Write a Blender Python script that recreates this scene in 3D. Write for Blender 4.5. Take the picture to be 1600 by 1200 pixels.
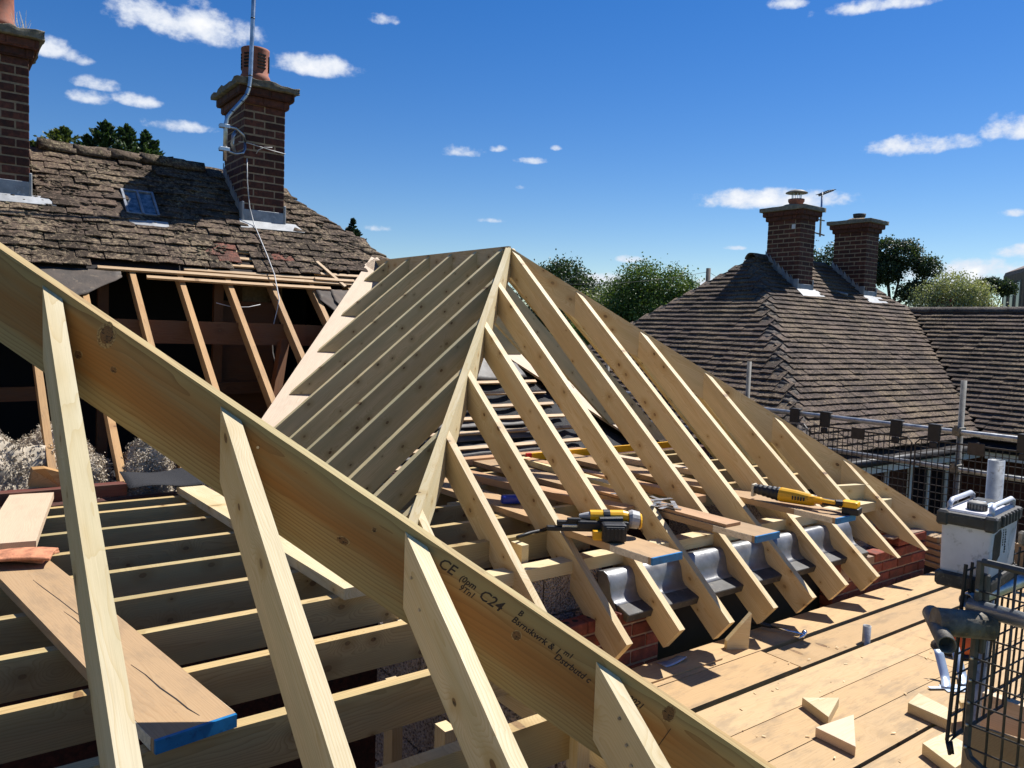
import bpy, bmesh, math, random
import numpy as np
from mathutils import Vector, Matrix, noise as mnoise

# ------------------------------------------------------------------ camera, sky, sun, exposure
sc = bpy.context.scene
for o in list(bpy.data.objects):
    bpy.data.objects.remove(o)
COL = sc.collection
rnd = random.Random(7)

cam_d = bpy.data.cameras.new('camera')
cam = bpy.data.objects.new('camera', cam_d)
COL.objects.link(cam)
_r = Vector((0.8017681, -0.5966338, 0.0345842))
_d = Vector((-0.0130185, -0.0752905, -0.9970767))
_f = Vector((0.5974935, 0.7989740, -0.0681328))
cam.matrix_world = Matrix(((_r.x, -_d.x, -_f.x, 0), (_r.y, -_d.y, -_f.y, 0), (_r.z, -_d.z, -_f.z, 0), (0, 0, 0, 1)))
cam_d.sensor_width = 36.0
cam_d.lens = 1230.1 / 1600 * 36
cam_d.clip_start = 0.05
cam_d.clip_end = 3000
sc.camera = cam

SUN_EL, SUN_AZ = 54.5, 87.5           # azimuth measured clockwise from +Y: the sun stands over +X
SUN_STRENGTH, SKY_STRENGTH = 5.0, 0.070
sc.view_settings.view_transform = 'Standard'
sc.view_settings.look = 'None'
sc.view_settings.gamma = 1.0
sc.view_settings.use_curve_mapping = False
sc.view_settings.exposure = 0.66
sc.cycles.max_bounces = 7
sc.cycles.diffuse_bounces = 4
sc.cycles.transparent_max_bounces = 12
sc.cycles.use_denoising = True
sc.cycles.caustics_reflective = False

az = math.radians(SUN_AZ)
el = math.radians(SUN_EL)
to_sun = Vector((math.sin(az) * math.cos(el), math.cos(az) * math.cos(el), math.sin(el)))
sl = bpy.data.lights.new('sun', 'SUN')
sl.energy = SUN_STRENGTH
sl.angle = math.radians(0.53)
sl.color = (1.0, 0.975, 0.93)
sun = bpy.data.objects.new('sun', sl)
COL.objects.link(sun)
sun.rotation_euler = to_sun.to_track_quat('Z', 'Y').to_euler()
sun.location = (20, 0, 30)

world = bpy.data.worlds.new('World')
sc.world = world
world.use_nodes = True


class NT:
    """tiny node-graph writer"""
    def __init__(s, tree):
        s.t = tree
        s.n = tree.nodes
        s.l = tree.links

    def new(s, typ, **kw):
        nd = s.n.new(typ)
        for k, v in kw.items():
            setattr(nd, k, v)
        return nd

    def put(s, sock, v):
        if isinstance(v, bpy.types.NodeSocket):
            s.l.new(v, sock)
        elif v is not None:
            sock.default_value = v

    def m(s, op, a, b=None, c=None, clamp=False):
        nd = s.n.new('ShaderNodeMath')
        nd.operation = op
        nd.use_clamp = clamp
        s.put(nd.inputs[0], a)
        if b is not None:
            s.put(nd.inputs[1], b)
        if c is not None:
            s.put(nd.inputs[2], c)
        return nd.outputs[0]

    def vm(s, op, a, b=None, out=0):
        nd = s.n.new('ShaderNodeVectorMath')
        nd.operation = op
        s.put(nd.inputs[0], a)
        if b is not None:
            s.put(nd.inputs['Scale'] if op == 'SCALE' else nd.inputs[1], b)
        return nd.outputs[out]

    def dot(s, a, b):
        return s.vm('DOT_PRODUCT', a, b, 1)

    def ramp(s, fac, lo, hi, a=0.0, b=1.0):
        nd = s.n.new('ShaderNodeMapRange')
        nd.interpolation_type = 'SMOOTHSTEP'
        s.put(nd.inputs[0], fac)
        nd.inputs[1].default_value = lo
        nd.inputs[2].default_value = hi
        nd.inputs[3].default_value = a
        nd.inputs[4].default_value = b
        return nd.outputs[0]

    def mix(s, fac, a, b, mode='MIX'):
        nd = s.n.new('ShaderNodeMix')
        nd.data_type = 'RGBA'
        nd.blend_type = mode
        s.put(nd.inputs[0], fac)
        s.put(nd.inputs[6], a if isinstance(a, bpy.types.NodeSocket) else (*a[:3], 1))
        s.put(nd.inputs[7], b if isinstance(b, bpy.types.NodeSocket) else (*b[:3], 1))
        return nd.outputs[2]

    def noise(s, vec, scale, detail=3, rough=0.55, out=0, dims='3D'):
        nd = s.n.new('ShaderNodeTexNoise')
        nd.noise_dimensions = dims
        s.put(nd.inputs['Vector'], vec)
        nd.inputs['Scale'].default_value = scale
        nd.inputs['Detail'].default_value = detail
        nd.inputs['Roughness'].default_value = rough
        return nd.outputs[out]

    def sep(s, v):
        nd = s.n.new('ShaderNodeSeparateXYZ')
        s.put(nd.inputs[0], v)
        return nd.outputs

    def comb(s, x, y, z):
        nd = s.n.new('ShaderNodeCombineXYZ')
        for i, v in enumerate((x, y, z)):
            s.put(nd.inputs[i], v)
        return nd.outputs[0]


def build_world():
    g = NT(world.node_tree)
    g.n.clear()
    sky = g.new('ShaderNodeTexSky', sky_type='NISHITA')
    sky.sun_disc = False
    sky.sun_elevation = el
    sky.sun_rotation = az
    sky.altitude = 80
    sky.air_density = 1.0
    sky.dust_density = 0.08
    sky.ozone_density = 2.6
    hsv = g.new('ShaderNodeHueSaturation')
    hsv.inputs['Saturation'].default_value = 1.40
    hsv.inputs['Hue'].default_value = 0.512
    hsv.inputs['Value'].default_value = 1.0
    g.l.new(sky.outputs[0], hsv.inputs['Color'])
    D = g.new('ShaderNodeTexCoord').outputs['Generated']
    # fair-weather cumulus: (unit direction, half width, half height, density), all as angles on the sky
    clouds = [((.228, .921, .316), .088, .024, 1.0), ((.362, .885, .293), .058, .016, 1.0), ((.425, .836, .347), .024, .010, .8),
              ((.190, .953, .235), .026, .012, .9), ((.144, .962, .230), .030, .013, .55), ((.229, .950, .213), .050, .011, .8),
              ((.526, .823, .214), .034, .012, .75), ((.564, .796, .219), .016, .007, .6), ((.596, .776, .207), .030, .008, .7),
              ((.619, .753, .222), .012, .006, .4), ((.567, .813, .135), .024, .006, .6), ((.592, .786, .176), .014, .006, .5),
              ((.448, .886, .119), .030, .008, .7), ((.704, .705, .092), .026, .007, .75), ((.804, .572, .162), .098, .017, 1.0),
              ((.871, .441, .215), .058, .016, 1.0), ((.908, .358, .226), .036, .021, .95), ((.820, .449, .355), .085, .012, .8),
              ((.761, .536, .365), .028, .010, .8), ((.786, .609, .108), .022, .005, .5), ((.921, .363, .141), .02, .008, .5),
              ((.108, .956, .273), .026, .016, .7), ((.131, .954, .268), .024, .012, .55), ((.150, .958, .245), .034, .010, .6),
              ((.911, .405, .076), .075, .022, 1.0), ((.680, .730, .065), .06, .013, .8), ((.776, .628, .064), .05, .012, .8),
              ((.241, .909, .339), .020, .012, .6), ((.93, .34, .10), .05, .013, .6), ((.50, .86, .06), .09, .012, .5),
              # the rest of the sky, out of view
              ((-.45, .86, .24), .10, .03, 1.0), ((-.8, .5, .3), .09, .03, 1.0), ((-.97, -.1, .22), .12, .03, 1.0), ((-.6, -.75, .28), .1, .03, 1.0),
              ((.1, -.95, .3), .1, .03, 1.0), ((.6, -.75, .26), .11, .03, 1.0), ((.95, -.2, .25), .1, .03, 1.0), ((.0, .7, .7), .1, .05, .8),
              ((-.4, .2, .9), .12, .07, .8), ((.3, -.5, .8), .12, .07, .8)]
    total = None
    for d, w, h, dens in clouds:
        d = Vector(d).normalized()
        r = d.cross(Vector((0, 0, 1))).normalized()
        u = r.cross(d)
        a = g.dot(D, tuple(r / w))
        b = g.dot(D, tuple(u / h))
        b2 = g.m('MULTIPLY', g.m('MINIMUM', b, 0.0), 0.55)      # flatter underside
        b = g.m('ADD', b, b2)
        e = g.m('MULTIPLY_ADD', a, a, g.m('MULTIPLY', b, b))
        c = g.m('LESS_THAN', g.dot(D, tuple(d)), 0.0)
        e = g.m('MULTIPLY_ADD', c, 50.0, e)
        v = g.m('SUBTRACT', dens, e)
        total = v if total is None else g.m('MAXIMUM', total, v)
    st = g.vm('MULTIPLY', D, (1.0, 1.0, 1.45))
    n1 = g.noise(st, 34, 8, 0.60)
    n2 = g.noise(st, 13, 4, 0.55)
    ns = g.m('MULTIPLY_ADD', g.m('SUBTRACT', n1, 0.5), 2.7, g.m('MULTIPLY', g.m('SUBTRACT', n2, 0.5), 1.6))
    dn = g.m('ADD', total, ns)
    mask = g.ramp(dn, 0.0, .95)
    near = g.ramp(total, -0.9, 0.1)
    mask = g.m('MULTIPLY', mask, near)
    cloudcol = g.mix(g.ramp(dn, .7, 1.5), (7.2, 7.7, 8.6), (9.6, 9.6, 9.6))
    out = g.mix(g.m('MULTIPLY', mask, 0.93), hsv.outputs[0], cloudcol)
    bg = g.new('ShaderNodeBackground')
    g.l.new(out, bg.inputs[0])
    bg.inputs[1].default_value = SKY_STRENGTH
    ow = g.new('ShaderNodeOutputWorld')
    g.l.new(bg.outputs[0], ow.inputs[0])


build_world()

# ------------------------------------------------------------------ materials
MATS = {}


def mat(name, rough=0.7, metal=0.0, spec=0.4):
    m = bpy.data.materials.new(name)
    m.use_nodes = True
    g = NT(m.node_tree)
    g.n.clear()
    p = g.new('ShaderNodeBsdfPrincipled')
    o = g.new('ShaderNodeOutputMaterial')
    g.l.new(p.outputs[0], o.inputs[0])
    p.inputs['Roughness'].default_value = rough
    p.inputs['Metallic'].default_value = metal
    p.inputs['Specular IOR Level'].default_value = spec
    MATS[name] = m
    return m, g, p


def bump(g, p, h, strength=0.3, dist=0.01):
    b = g.new('ShaderNodeBump')
    b.inputs['Strength'].default_value = strength
    b.inputs['Distance'].default_value = dist
    g.l.new(h, b.inputs['Height'])
    g.l.new(b.outputs[0], p.inputs['Normal'])


def objvec(g):
    tc = g.new('ShaderNodeTexCoord').outputs['Object']
    oi = g.new('ShaderNodeObjectInfo').outputs['Random']
    return tc, oi


def plain(name, col, rough=0.6, metal=0.0, var=0.25, scale=6.0, bmp=0.0, dark=None, spec=0.4):
    piece = 0.75 if name.startswith('brick') else 0.25      # piece-to-piece variation
    m, g, p = mat(name, rough, metal, spec)
    tc, oi = objvec(g)
    v = g.vm('ADD', tc, g.comb(g.m('MULTIPLY', oi, 31.0), g.m('MULTIPLY', oi, 17.0), 0.0))
    n = g.noise(v, scale, 5, 0.6)
    lo = tuple(c * (1 - var) for c in col)
    hi = tuple(min(1, c * (1 + var)) for c in col)
    c = g.mix(g.ramp(n, .3, .7), lo, hi)
    if dark:
        c = g.mix(g.ramp(g.noise(v, scale * 2.7, 5, 0.65), .56, .68, 0, .75), c, dark)
    c = g.mix(1.0, c, g.comb(*[g.m('MULTIPLY_ADD', oi, piece, 1.0 - piece * .52)] * 3), 'MULTIPLY')
    g.l.new(c, p.inputs['Base Color'])
    g.l.new(g.ramp(n, .2, .8, rough * .85, min(1, rough * 1.15)), p.inputs['Roughness'])
    if bmp:
        bump(g, p, g.noise(v, scale * 6, 4), bmp, 0.01)
    return m


def wood(name, A, B, heart, knots=0.55, heart_amt=0.3, green=0.0, dirt=0.0, rough=0.62, ring=0.0085, dirtcol=(.12, .09, .06), knot_scale=1.0, zone=None):
    """sawn softwood, grain along the object's local X"""
    m, g, p = mat(name, rough, 0, 0.35)
    tc, oi = objvec(g)
    r2 = g.m('FRACT', g.m('MULTIPLY', oi, 91.7))
    r3 = g.m('FRACT', g.m('MULTIPLY', oi, 531.3))
    X, Y, Z = g.sep(tc)
    xo = g.m('MULTIPLY_ADD', oi, 43.0, X)
    # knots, on the (length, depth) plane
    kv = g.comb(g.m('MULTIPLY', xo, 4.6 * knot_scale), g.m('MULTIPLY_ADD', Y, 1.5, g.m('MULTIPLY_ADD', Z, 6.5 * knot_scale, g.m('MULTIPLY', r2, 9.0))), 0.0)
    kd = g.vm('ADD', kv, g.vm('SCALE', g.noise(tc, 14, 2, .5, 1), 0.06))
    vo = g.new('ShaderNodeTexVoronoi', voronoi_dimensions='2D')
    vo.inputs['Scale'].default_value = 1.0
    g.l.new(kd, vo.inputs['Vector'])
    dist = vo.outputs['Distance']
    cr = g.sep(vo.outputs['Color'])
    has = g.m('GREATER_THAN', cr[0], 1 - knots * .62)
    size = g.m('MULTIPLY_ADD', cr[1], 0.85, 0.30)
    kn = g.m('DIVIDE', dist, size)
    swirl = g.m('MULTIPLY', g.ramp(kn, 0.0, 0.55, 1.0, 0.0), has)
    # rings
    warp = g.noise(g.comb(g.m('MULTIPLY', xo, 0.9), g.m('MULTIPLY', Y, 5.0), g.m('MULTIPLY', Z, 5.0)), 1.6, 3, .5)
    y0 = g.m('ADD', Y, g.m('MULTIPLY_ADD', r2, .16, -.08))
    z0 = g.m('ADD', Z, g.m('MULTIPLY_ADD', r3, .20, -.02))
    rr = g.m('SQRT', g.m('MULTIPLY_ADD', y0, y0, g.m('MULTIPLY', z0, z0)))
    rr = g.m('ADD', rr, g.m('MULTIPLY', warp, .085))
    rr = g.m('ADD', rr, g.m('MULTIPLY', swirl, .046))
    ph = g.m('FRACT', g.m('DIVIDE', rr, ring))
    late = g.m('POWER', ph, 3.0)
    fib = g.noise(g.comb(g.m('MULTIPLY', xo, 7.0), g.m('MULTIPLY', Y, 420.0), g.m('MULTIPLY', Z, 420.0)), 1.0, 3, .6)
    big = g.noise(g.comb(g.m('MULTIPLY', xo, 1.1), g.m('MULTIPLY', Y, 9.0), g.m('MULTIPLY', Z, 9.0)), 1.0, 3, .55)
    c = g.mix(g.m('MULTIPLY', late, .75), A, B)
    c = g.mix(g.m('MULTIPLY', g.ramp(fib, .35, .75), .40), c, tuple(v * .68 for v in A))
    hz = g.m('ADD', g.m('MULTIPLY', big, 1.0), g.m('MULTIPLY_ADD', r3, .24, -.12))
    c = g.mix(g.m('MULTIPLY', g.ramp(hz, .40, .62), heart_amt), c, heart)
    if zone:                                   # heartwood core between paler sapwood bands
        zz = g.m('ABSOLUTE', g.m('ADD', g.m('MULTIPLY_ADD', warp, .22, g.m('ADD', Z, -.11)), -zone[0]))
        zz = g.m('ADD', zz, g.m('MULTIPLY', swirl, .05))
        c = g.mix(g.m('MULTIPLY', g.ramp(zz, zone[1] * .55, zone[1] * 1.35, 1.0, 0.0), .88), c, heart)
        c = g.mix(g.m('MULTIPLY', g.ramp(zz, zone[1] * 1.2, zone[1] * 1.9), .45), c, (.36, .31, .15))
        c = g.mix(g.m('MULTIPLY', late, .45), c, B)
    if green:
        gn = g.noise(g.comb(g.m('MULTIPLY', xo, .7), g.m('MULTIPLY', Y, 4.0), g.m('MULTIPLY_ADD', Z, 7.0, r2)), 1.3, 4, .6)
        c = g.mix(g.m('MULTIPLY', g.ramp(gn, .42, .66), green), c, (.30, .31, .16))
    halo = g.m('MULTIPLY', g.ramp(kn, .08, .34, .55, 0.0), has)
    c = g.mix(halo, c, tuple(v * w for v, w in zip(heart, (.85, .8, .7))))
    core = g.m('MULTIPLY', g.ramp(kn, .055, .085, 1.0, 0.0), has)
    kr = g.m('FRACT', g.m('MULTIPLY_ADD', kn, 70.0, g.m('MULTIPLY', g.noise(tc, 90, 3), 2.0)))
    kc = g.mix(kr, (.10, .048, .018), (.21, .105, .040))
    kc = g.mix(g.ramp(kn, .050, .075), kc, (.035, .017, .008))
    kc = g.mix(g.ramp(g.noise(tc, 55, 3, .6), .55, .68), kc, (.02, .012, .008))
    c = g.mix(g.m('MULTIPLY', core, g.m('MULTIPLY_ADD', cr[2], .45, .52)), c, kc)
    if dirt:
        dn = g.noise(g.comb(g.m('MULTIPLY', xo, 3.2), g.m('MULTIPLY', Y, 11.0), g.m('MULTIPLY', Z, 11.0)), 1.0, 7, .68)
        c = g.mix(g.m('MULTIPLY', g.ramp(dn, .47, .66), dirt), c, dirtcol)
        sp = g.noise(g.comb(g.m('MULTIPLY', xo, 16.0), g.m('MULTIPLY', Y, 40.0), g.m('MULTIPLY', Z, 40.0)), 1.0, 4, .7)
        c = g.mix(g.m('MULTIPLY', g.ramp(sp, .60, .70), dirt * .8), c, dirtcol)
    val = g.m('MULTIPLY_ADD', r2, .24, .88)
    warm = g.comb(val, g.m('MULTIPLY', val, g.m('MULTIPLY_ADD', r3, .07, .965)), g.m('MULTIPLY', val, g.m('MULTIPLY_ADD', r3, .16, .92)))
    c = g.mix(1.0, c, warm, 'MULTIPLY')
    g.l.new(c, p.inputs['Base Color'])
    g.l.new(g.ramp(fib, .2, .8, rough - .1, rough + .12), p.inputs['Roughness'])
    bump(g, p, g.m('ADD', fib, g.m('MULTIPLY', late, .6)), .22, .0012)
    return m


wood('pine_jack', (.66, .525, .315), (.48, .315, .125), (.50, .32, .13), 1.05, .42, .12, .16, dirtcol=(.34, .25, .13))
wood('pine_common', (.74, .61, .34), (.55, .41, .18), (.48, .38, .19), 1.1, .40, .28, knot_scale=1.15)
wood('pine_front', (.67, .56, .36), (.52, .37, .17), (.53, .38, .17), .8, .42, .20, .16, dirtcol=(.36, .28, .15))
wood('pine_hip', (.38, .25, .095), (.20, .10, .030), (.30, .135, .034), .0, .45, .25, ring=.012, knot_scale=.66, zone=(-.115, .062))
wood('pine_joist', (.53, .385, .18), (.31, .19, .065), (.33, .22, .09), .95, .5, .3, ring=.008)
wood('pine_old', (.50, .295, .12), (.34, .17, .055), (.36, .18, .07), .4, .3, 0, .25)
wood('purlin_brown', (.20, .085, .032), (.12, .045, .016), (.14, .055, .02), .4, .3, 0, .2)
wood('batten_wood', (.56, .38, .21), (.40, .24, .11), (.42, .26, .13), .2, .3, 0, .2)
wood('scaffold_wood', (.41, .275, .15), (.33, .205, .10), (.35, .22, .11), .25, .3, 0, .42, rough=.75, dirtcol=(.20, .145, .09))
wood('deck_wood', (.50, .335, .17), (.42, .27, .125), (.44, .30, .155), .22, .3, 0, .58, rough=.78, dirtcol=(.25, .18, .105))
wood('plank_red', (.48, .285, .15), (.36, .19, .085), (.38, .21, .10), .3, .4, 0, .2)
wood('valley_board', (.64, .49, .345), (.55, .40, .26), (.56, .42, .28), .0, .2, 0, .1)
wood('painted_old_timber', (.16, .045, .030), (.10, .03, .02), (.12, .04, .025), .2, .3, 0, .4)

plain('lead', (.26, .275, .30), .5, .25, .25, 9, .12, (.44, .45, .46))
plain('lead_pale', (.34, .345, .345), .55, .1, .2, 8, .1)
plain('galvanised', (.52, .54, .56), .34, .85, .22, 10, .06)
plain('lintel_steel', (.27, .27, .27), .40, .6, .25, 7, .12, (.25, .25, .25))
plain('tube_steel', (.36, .37, .37), .42, .55, .25, 12, .05, (.18, .16, .13))
plain('tube_dull', (.20, .19, .17), .65, .15, .3, 16, .08, (.12, .10, .08))
plain('coupler_steel', (.15, .135, .11), .6, .2, .4, 30, .2, (.28, .19, .08))
plain('gate_steel', (.075, .072, .065), .55, .25, .3, 20, .08)
plain('guard_black', (.022, .021, .021), .55, .1, .3, 20, 0)
plain('mesh_dark', (.05, .042, .036), .6, .3, .3, 20, 0)
plain('mesh_grey', (.22, .215, .205), .5, .5, .3, 20, 0)
plain('bolt', (.55, .52, .46), .35, .8, .2, 10, 0)
plain('brick_dark', (.088, .032, .021), .85, 0, .45, 22, .35, (.025, .014, .012))
plain('brick_new', (.18, .046, .028), .85, 0, .35, 18, .35, (.10, .03, .02))
plain('brick_neighbour', (.082, .030, .020), .85, 0, .4, 20, .3, (.04, .02, .015))
plain('mortar', (.30, .225, .145), .95, 0, .2, 30, .5)
plain('mortar_new', (.32, .22, .155), .95, 0, .2, 30, .5)
plain('concrete_cap', (.17, .15, .115), .95, 0, .4, 14, .8, (.30, .27, .10))
plain('cap_neighbour', (.19, .18, .145), .95, 0, .3, 14, .6, (.10, .095, .08))
plain('terracotta', (.30, .105, .062), .8, 0, .25, 14, .2)
plain('clay_tile', (.50, .205, .105), .8, 0, .3, 20, .3, (.30, .12, .07))
plain('felt_brown', (.085, .066, .052), .8, 0, .35, 7, .25, (.17, .13, .09))
plain('felt_black', (.022, .022, .025), .8, 0, .3, 60, .6)
plain('felt_sheen', (.085, .075, .068), .6, 0, .3, 5, .3)
plain('insulation', (.44, .375, .285), 1.0, 0, .22, 9, 0, (.24, .195, .15))
plain('dark_soffit', (.018, .012, .010), .9)
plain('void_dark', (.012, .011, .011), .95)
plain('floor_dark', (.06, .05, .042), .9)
plain('plastic_yellow', (.78, .40, .012), .38, 0, .06, 5)
plain('plastic_black', (.014, .014, .015), .5, 0, .2, 30, .1)
plain('plastic_grey', (.42, .41, .40), .55, 0, .2, 30)
plain('rubber_and_lip_shade', (.055, .05, .045), .65, 0, .35, 14, .1, (.14, .12, .09))  # dark rubber, also the painted shade of the lintel lip
plain('tub_white', (.62, .59, .60), .55, 0, .08, 9, 0, (.36, .33, .31))
plain('tub_handle', (.56, .57, .62), .38, .2, .08, 5)
plain('plastic_blue', (.012, .032, .30), .35, 0, .1, 5)
plain('paint_blue', (.012, .17, .40), .5, 0, .2, 16, 0, (.008, .09, .22))
plain('plate_steel', (.44, .52, .62), .4, .5, .12, 5)
plain('orange_plastic', (.62, .115, .018), .5, 0, .1, 5)
plain('red_plastic', (.55, .02, .02), .5, 0, .1, 5)
plain('cream_label', (.60, .52, .38), .7, 0, .15, 40, 0, (.25, .2, .13))
plain('chrome', (.65, .66, .68), .2, 1.0, .1, 5)
plain('white_paint', (.76, .76, .76), .5, 0, .05, 5)
plain('black_paint', (.02, .02, .022), .5, 0, .1, 5)
plain('cable_white', (.55, .54, .52), .5, 0, .1, 5)
plain('wire_dark', (.03, .03, .032), .6)
plain('pole_wood', (.12, .10, .085), .85, 0, .3, 8, .3)
plain('bark', (.095, .07, .05), .95, 0, .4, 9, .8)
plain('red_felt_tip', (.16, .02, .02), .8)
plain('stamp_ink', (.045, .03, .022), .9, 0, .3, 60)
plain('far_brick', (.15, .10, .075), .85, 0, .3, 2.0)
plain('far_panel', (.16, .145, .125), .8, 0, .2, 1.0)
plain('grass_ground', (.07, .09, .035), .95, 0, .5, .6, .3, (.16, .13, .08))
plain('paving', (.24, .23, .21), .9, 0, .3, 2, .3)

m, g, p = mat('block', .95)
tc, oi = objvec(g)
vo = g.new('ShaderNodeTexVoronoi')
vo.inputs['Scale'].default_value = 75
g.l.new(tc, vo.inputs['Vector'])
c = g.mix(g.ramp(vo.outputs['Distance'], .12, .6), (.10, .075, .06), (.40, .325, .28))
c = g.mix(g.m('MULTIPLY', g.ramp(g.noise(tc, 150, 3), .4, .65), .5), c, (.50, .43, .39))
g.l.new(c, p.inputs['Base Color'])
bump(g, p, vo.outputs['Distance'], 1.0, .02)

m, g, p = mat('glass_skylight', .08, 0, .6)
tc, oi = objvec(g)
c = g.mix(g.ramp(g.noise(tc, 12, 5, .7), .35, .7), (.035, .05, .07), (.20, .23, .26))
g.l.new(c, p.inputs['Base Color'])
m, g, p = mat('window_glass', .05, 0, .7)
p.inputs['Base Color'].default_value = (.012, .015, .018, 1)


m, g, p = mat('knot_wood', .6, 0, .35)
tc, oi = objvec(g)
X, Y, Z = g.sep(g.vm('ADD', tc, g.vm('SCALE', g.noise(tc, 120, 3, .6, 1), .004)))
rr = g.m('SQRT', g.m('MULTIPLY_ADD', X, X, g.m('MULTIPLY', Y, Y)))
rg = g.m('FRACT', g.m('DIVIDE', rr, .0036))
c = g.mix(rg, (.21, .105, .035), (.10, .045, .016))
c = g.mix(g.ramp(g.noise(g.vm('MULTIPLY', tc, (1.0, 2.6, 1.0)), 75, 4, .6), .52, .62), c, (.014, .009, .006))
c = g.mix(g.ramp(g.noise(tc, 40, 2), .5, .7, 0, .6), c, (.045, .022, .010))
g.l.new(c, p.inputs['Base Color'])
m, g, p = mat('knot_rim', .65, 0, .3)
tc, oi = objvec(g)
c = g.mix(g.ramp(g.noise(tc, 130, 4), .4, .65), (.36, .24, .10), (.14, .070, .024))
g.l.new(c, p.inputs['Base Color'])


def tile_mat(name, base, warm, lichen, moss, lichen_amt, moss_amt):
    m, g, p = mat(name, .9, 0, .25)
    geo = g.new('ShaderNodeNewGeometry').outputs['Position']
    tc, oi = objvec(g)
    ri = g.new('ShaderNodeNewGeometry').outputs['Random Per Island']
    r = g.m('FRACT', g.m('ADD', g.m('MULTIPLY', oi, 7.31), ri))
    c = g.mix(r, base, warm)
    n = g.noise(geo, 16, 6, .7)
    c = g.mix(g.m('MULTIPLY', g.ramp(n, .35, .7), .6), c, tuple(v * .5 for v in base))
    pat = g.noise(geo, 1.6, 3, .6)
    l1 = g.noise(geo, 38, 5, .72)
    lm = g.ramp(g.m('MULTIPLY_ADD', pat, .35, g.m('MULTIPLY', l1, .75)), .53, .62)
    c = g.mix(g.m('MULTIPLY', lm, lichen_amt), c, lichen)
    m1 = g.noise(g.vm('ADD', geo, (7.7, 3.1, 5.5)), 27, 5, .7)
    mm = g.ramp(g.m('MULTIPLY_ADD', g.noise(geo, 2.3, 2), .4, g.m('MULTIPLY', m1, .75)), .57, .66)
    c = g.mix(g.m('MULTIPLY', mm, moss_amt), c, moss)
    g.l.new(c, p.inputs['Base Color'])
    bump(g, p, g.m('ADD', g.m('MULTIPLY', mm, .8), g.m('ADD', n, g.m('MULTIPLY', lm, .3))), .8, .012)


tile_mat('tile_old', (.086, .060, .044), (.150, .100, .070), (.29, .22, .135), (.040, .027, .017), .7, .95)
tile_mat('tile_ridge_old', (.10, .072, .050), (.15, .105, .075), (.30, .25, .15), (.06, .045, .025), .8, .9)
tile_mat('tile_bare', (.24, .085, .055), (.20, .10, .075), (.22, .17, .12), (.07, .05, .04), .3, .6)
tile_mat('tile_neighbour', (.092, .063, .050), (.142, .100, .079), (.25, .185, .11), (.04, .031, .025), .7, .75)
tile_mat('tile_neighbour_ridge', (.12, .10, .085), (.15, .12, .10), (.26, .22, .16), (.05, .04, .033), .5, .6)


def leaf_mat(name, a, b, c3, trans=.25):
    m = bpy.data.materials.new(name)
    m.use_nodes = True
    g = NT(m.node_tree)
    g.n.clear()
    tc, oi = objvec(g)
    ri = g.new('ShaderNodeNewGeometry').outputs['Random Per Island']
    n = g.noise(tc, .9, 2)
    c = g.mix(ri, a, b)
    c = g.mix(g.ramp(n, .42, .66), c, c3)
    d = g.new('ShaderNodeBsdfPrincipled')
    d.inputs['Roughness'].default_value = .55
    g.l.new(c, d.inputs['Base Color'])
    t = g.new('ShaderNodeBsdfTranslucent')
    g.l.new(g.mix(1.0, c, (1.2, 1.3, .6), 'MULTIPLY'), t.inputs[0])
    mx = g.new('ShaderNodeMixShader')
    mx.inputs[0].default_value = trans
    g.l.new(d.outputs[0], mx.inputs[1])
    g.l.new(t.outputs[0], mx.inputs[2])
    o = g.new('ShaderNodeOutputMaterial')
    g.l.new(mx.outputs[0], o.inputs[0])
    MATS[name] = m


leaf_mat('leaf_conifer', (.030, .060, .024), (.050, .085, .032), (.065, .10, .035))
leaf_mat('leaf_golden', (.10, .125, .028), (.13, .14, .035), (.07, .10, .03))
leaf_mat('leaf_spruce', (.018, .035, .022), (.03, .05, .03), (.035, .055, .03))
leaf_mat('leaf_oak', (.022, .045, .016), (.04, .07, .022), (.05, .075, .025))
leaf_mat('leaf_mid', (.055, .10, .025), (.10, .155, .036), (.13, .18, .042))
leaf_mat('leaf_pale', (.13, .16, .075), (.19, .21, .10), (.22, .22, .10))
leaf_mat('leaf_willow', (.25, .27, .15), (.33, .34, .20), (.36, .35, .19))
leaf_mat('leaf_pine', (.026, .045, .022), (.045, .068, .03), (.06, .08, .035))

# ------------------------------------------------------------------ object helpers
W = {}


def link(name, me, M, parent=None, **tags):
    o = bpy.data.objects.new(name, me)
    COL.objects.link(o)
    if parent is not None:
        o.parent = parent
        o.matrix_basis = W[parent].inverted() @ M
    else:
        o.matrix_basis = M
    W[o] = M
    for k, v in tags.items():
        o[k] = v
    return o


def thing(name, label, cat, loc=(0, 0, 0), group=None):
    o = link(name, None, Matrix.Translation(loc))
    o.empty_display_size = .2
    o['label'] = label
    o['category'] = cat
    if group:
        o['group'] = group
    return o


def tag(o, label, cat, group=None):
    o['label'] = label
    o['category'] = cat
    if group:
        o['group'] = group
    return o


def mesh_of(bm, name, material, smooth=False):
    me = bpy.data.meshes.new(name)
    bmesh.ops.recalc_face_normals(bm, faces=bm.faces)
    bm.to_mesh(me)
    bm.free()
    mats = material if isinstance(material, (list, tuple)) else [material]
    for mm in mats:
        me.materials.append(MATS[mm])
    if smooth:
        me.polygons.foreach_set('use_smooth', [True] * len(me.polygons))
    return me


def frame(o, x, z):
    """matrix with local X along x and local Z near z"""
    x = Vector(x).normalized()
    y = Vector(z).cross(x).normalized()
    z = x.cross(y)
    return Matrix(((x.x, y.x, z.x, o[0]), (x.y, y.y, z.y, o[1]), (x.z, y.z, z.z, o[2]), (0, 0, 0, 1)))


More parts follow.
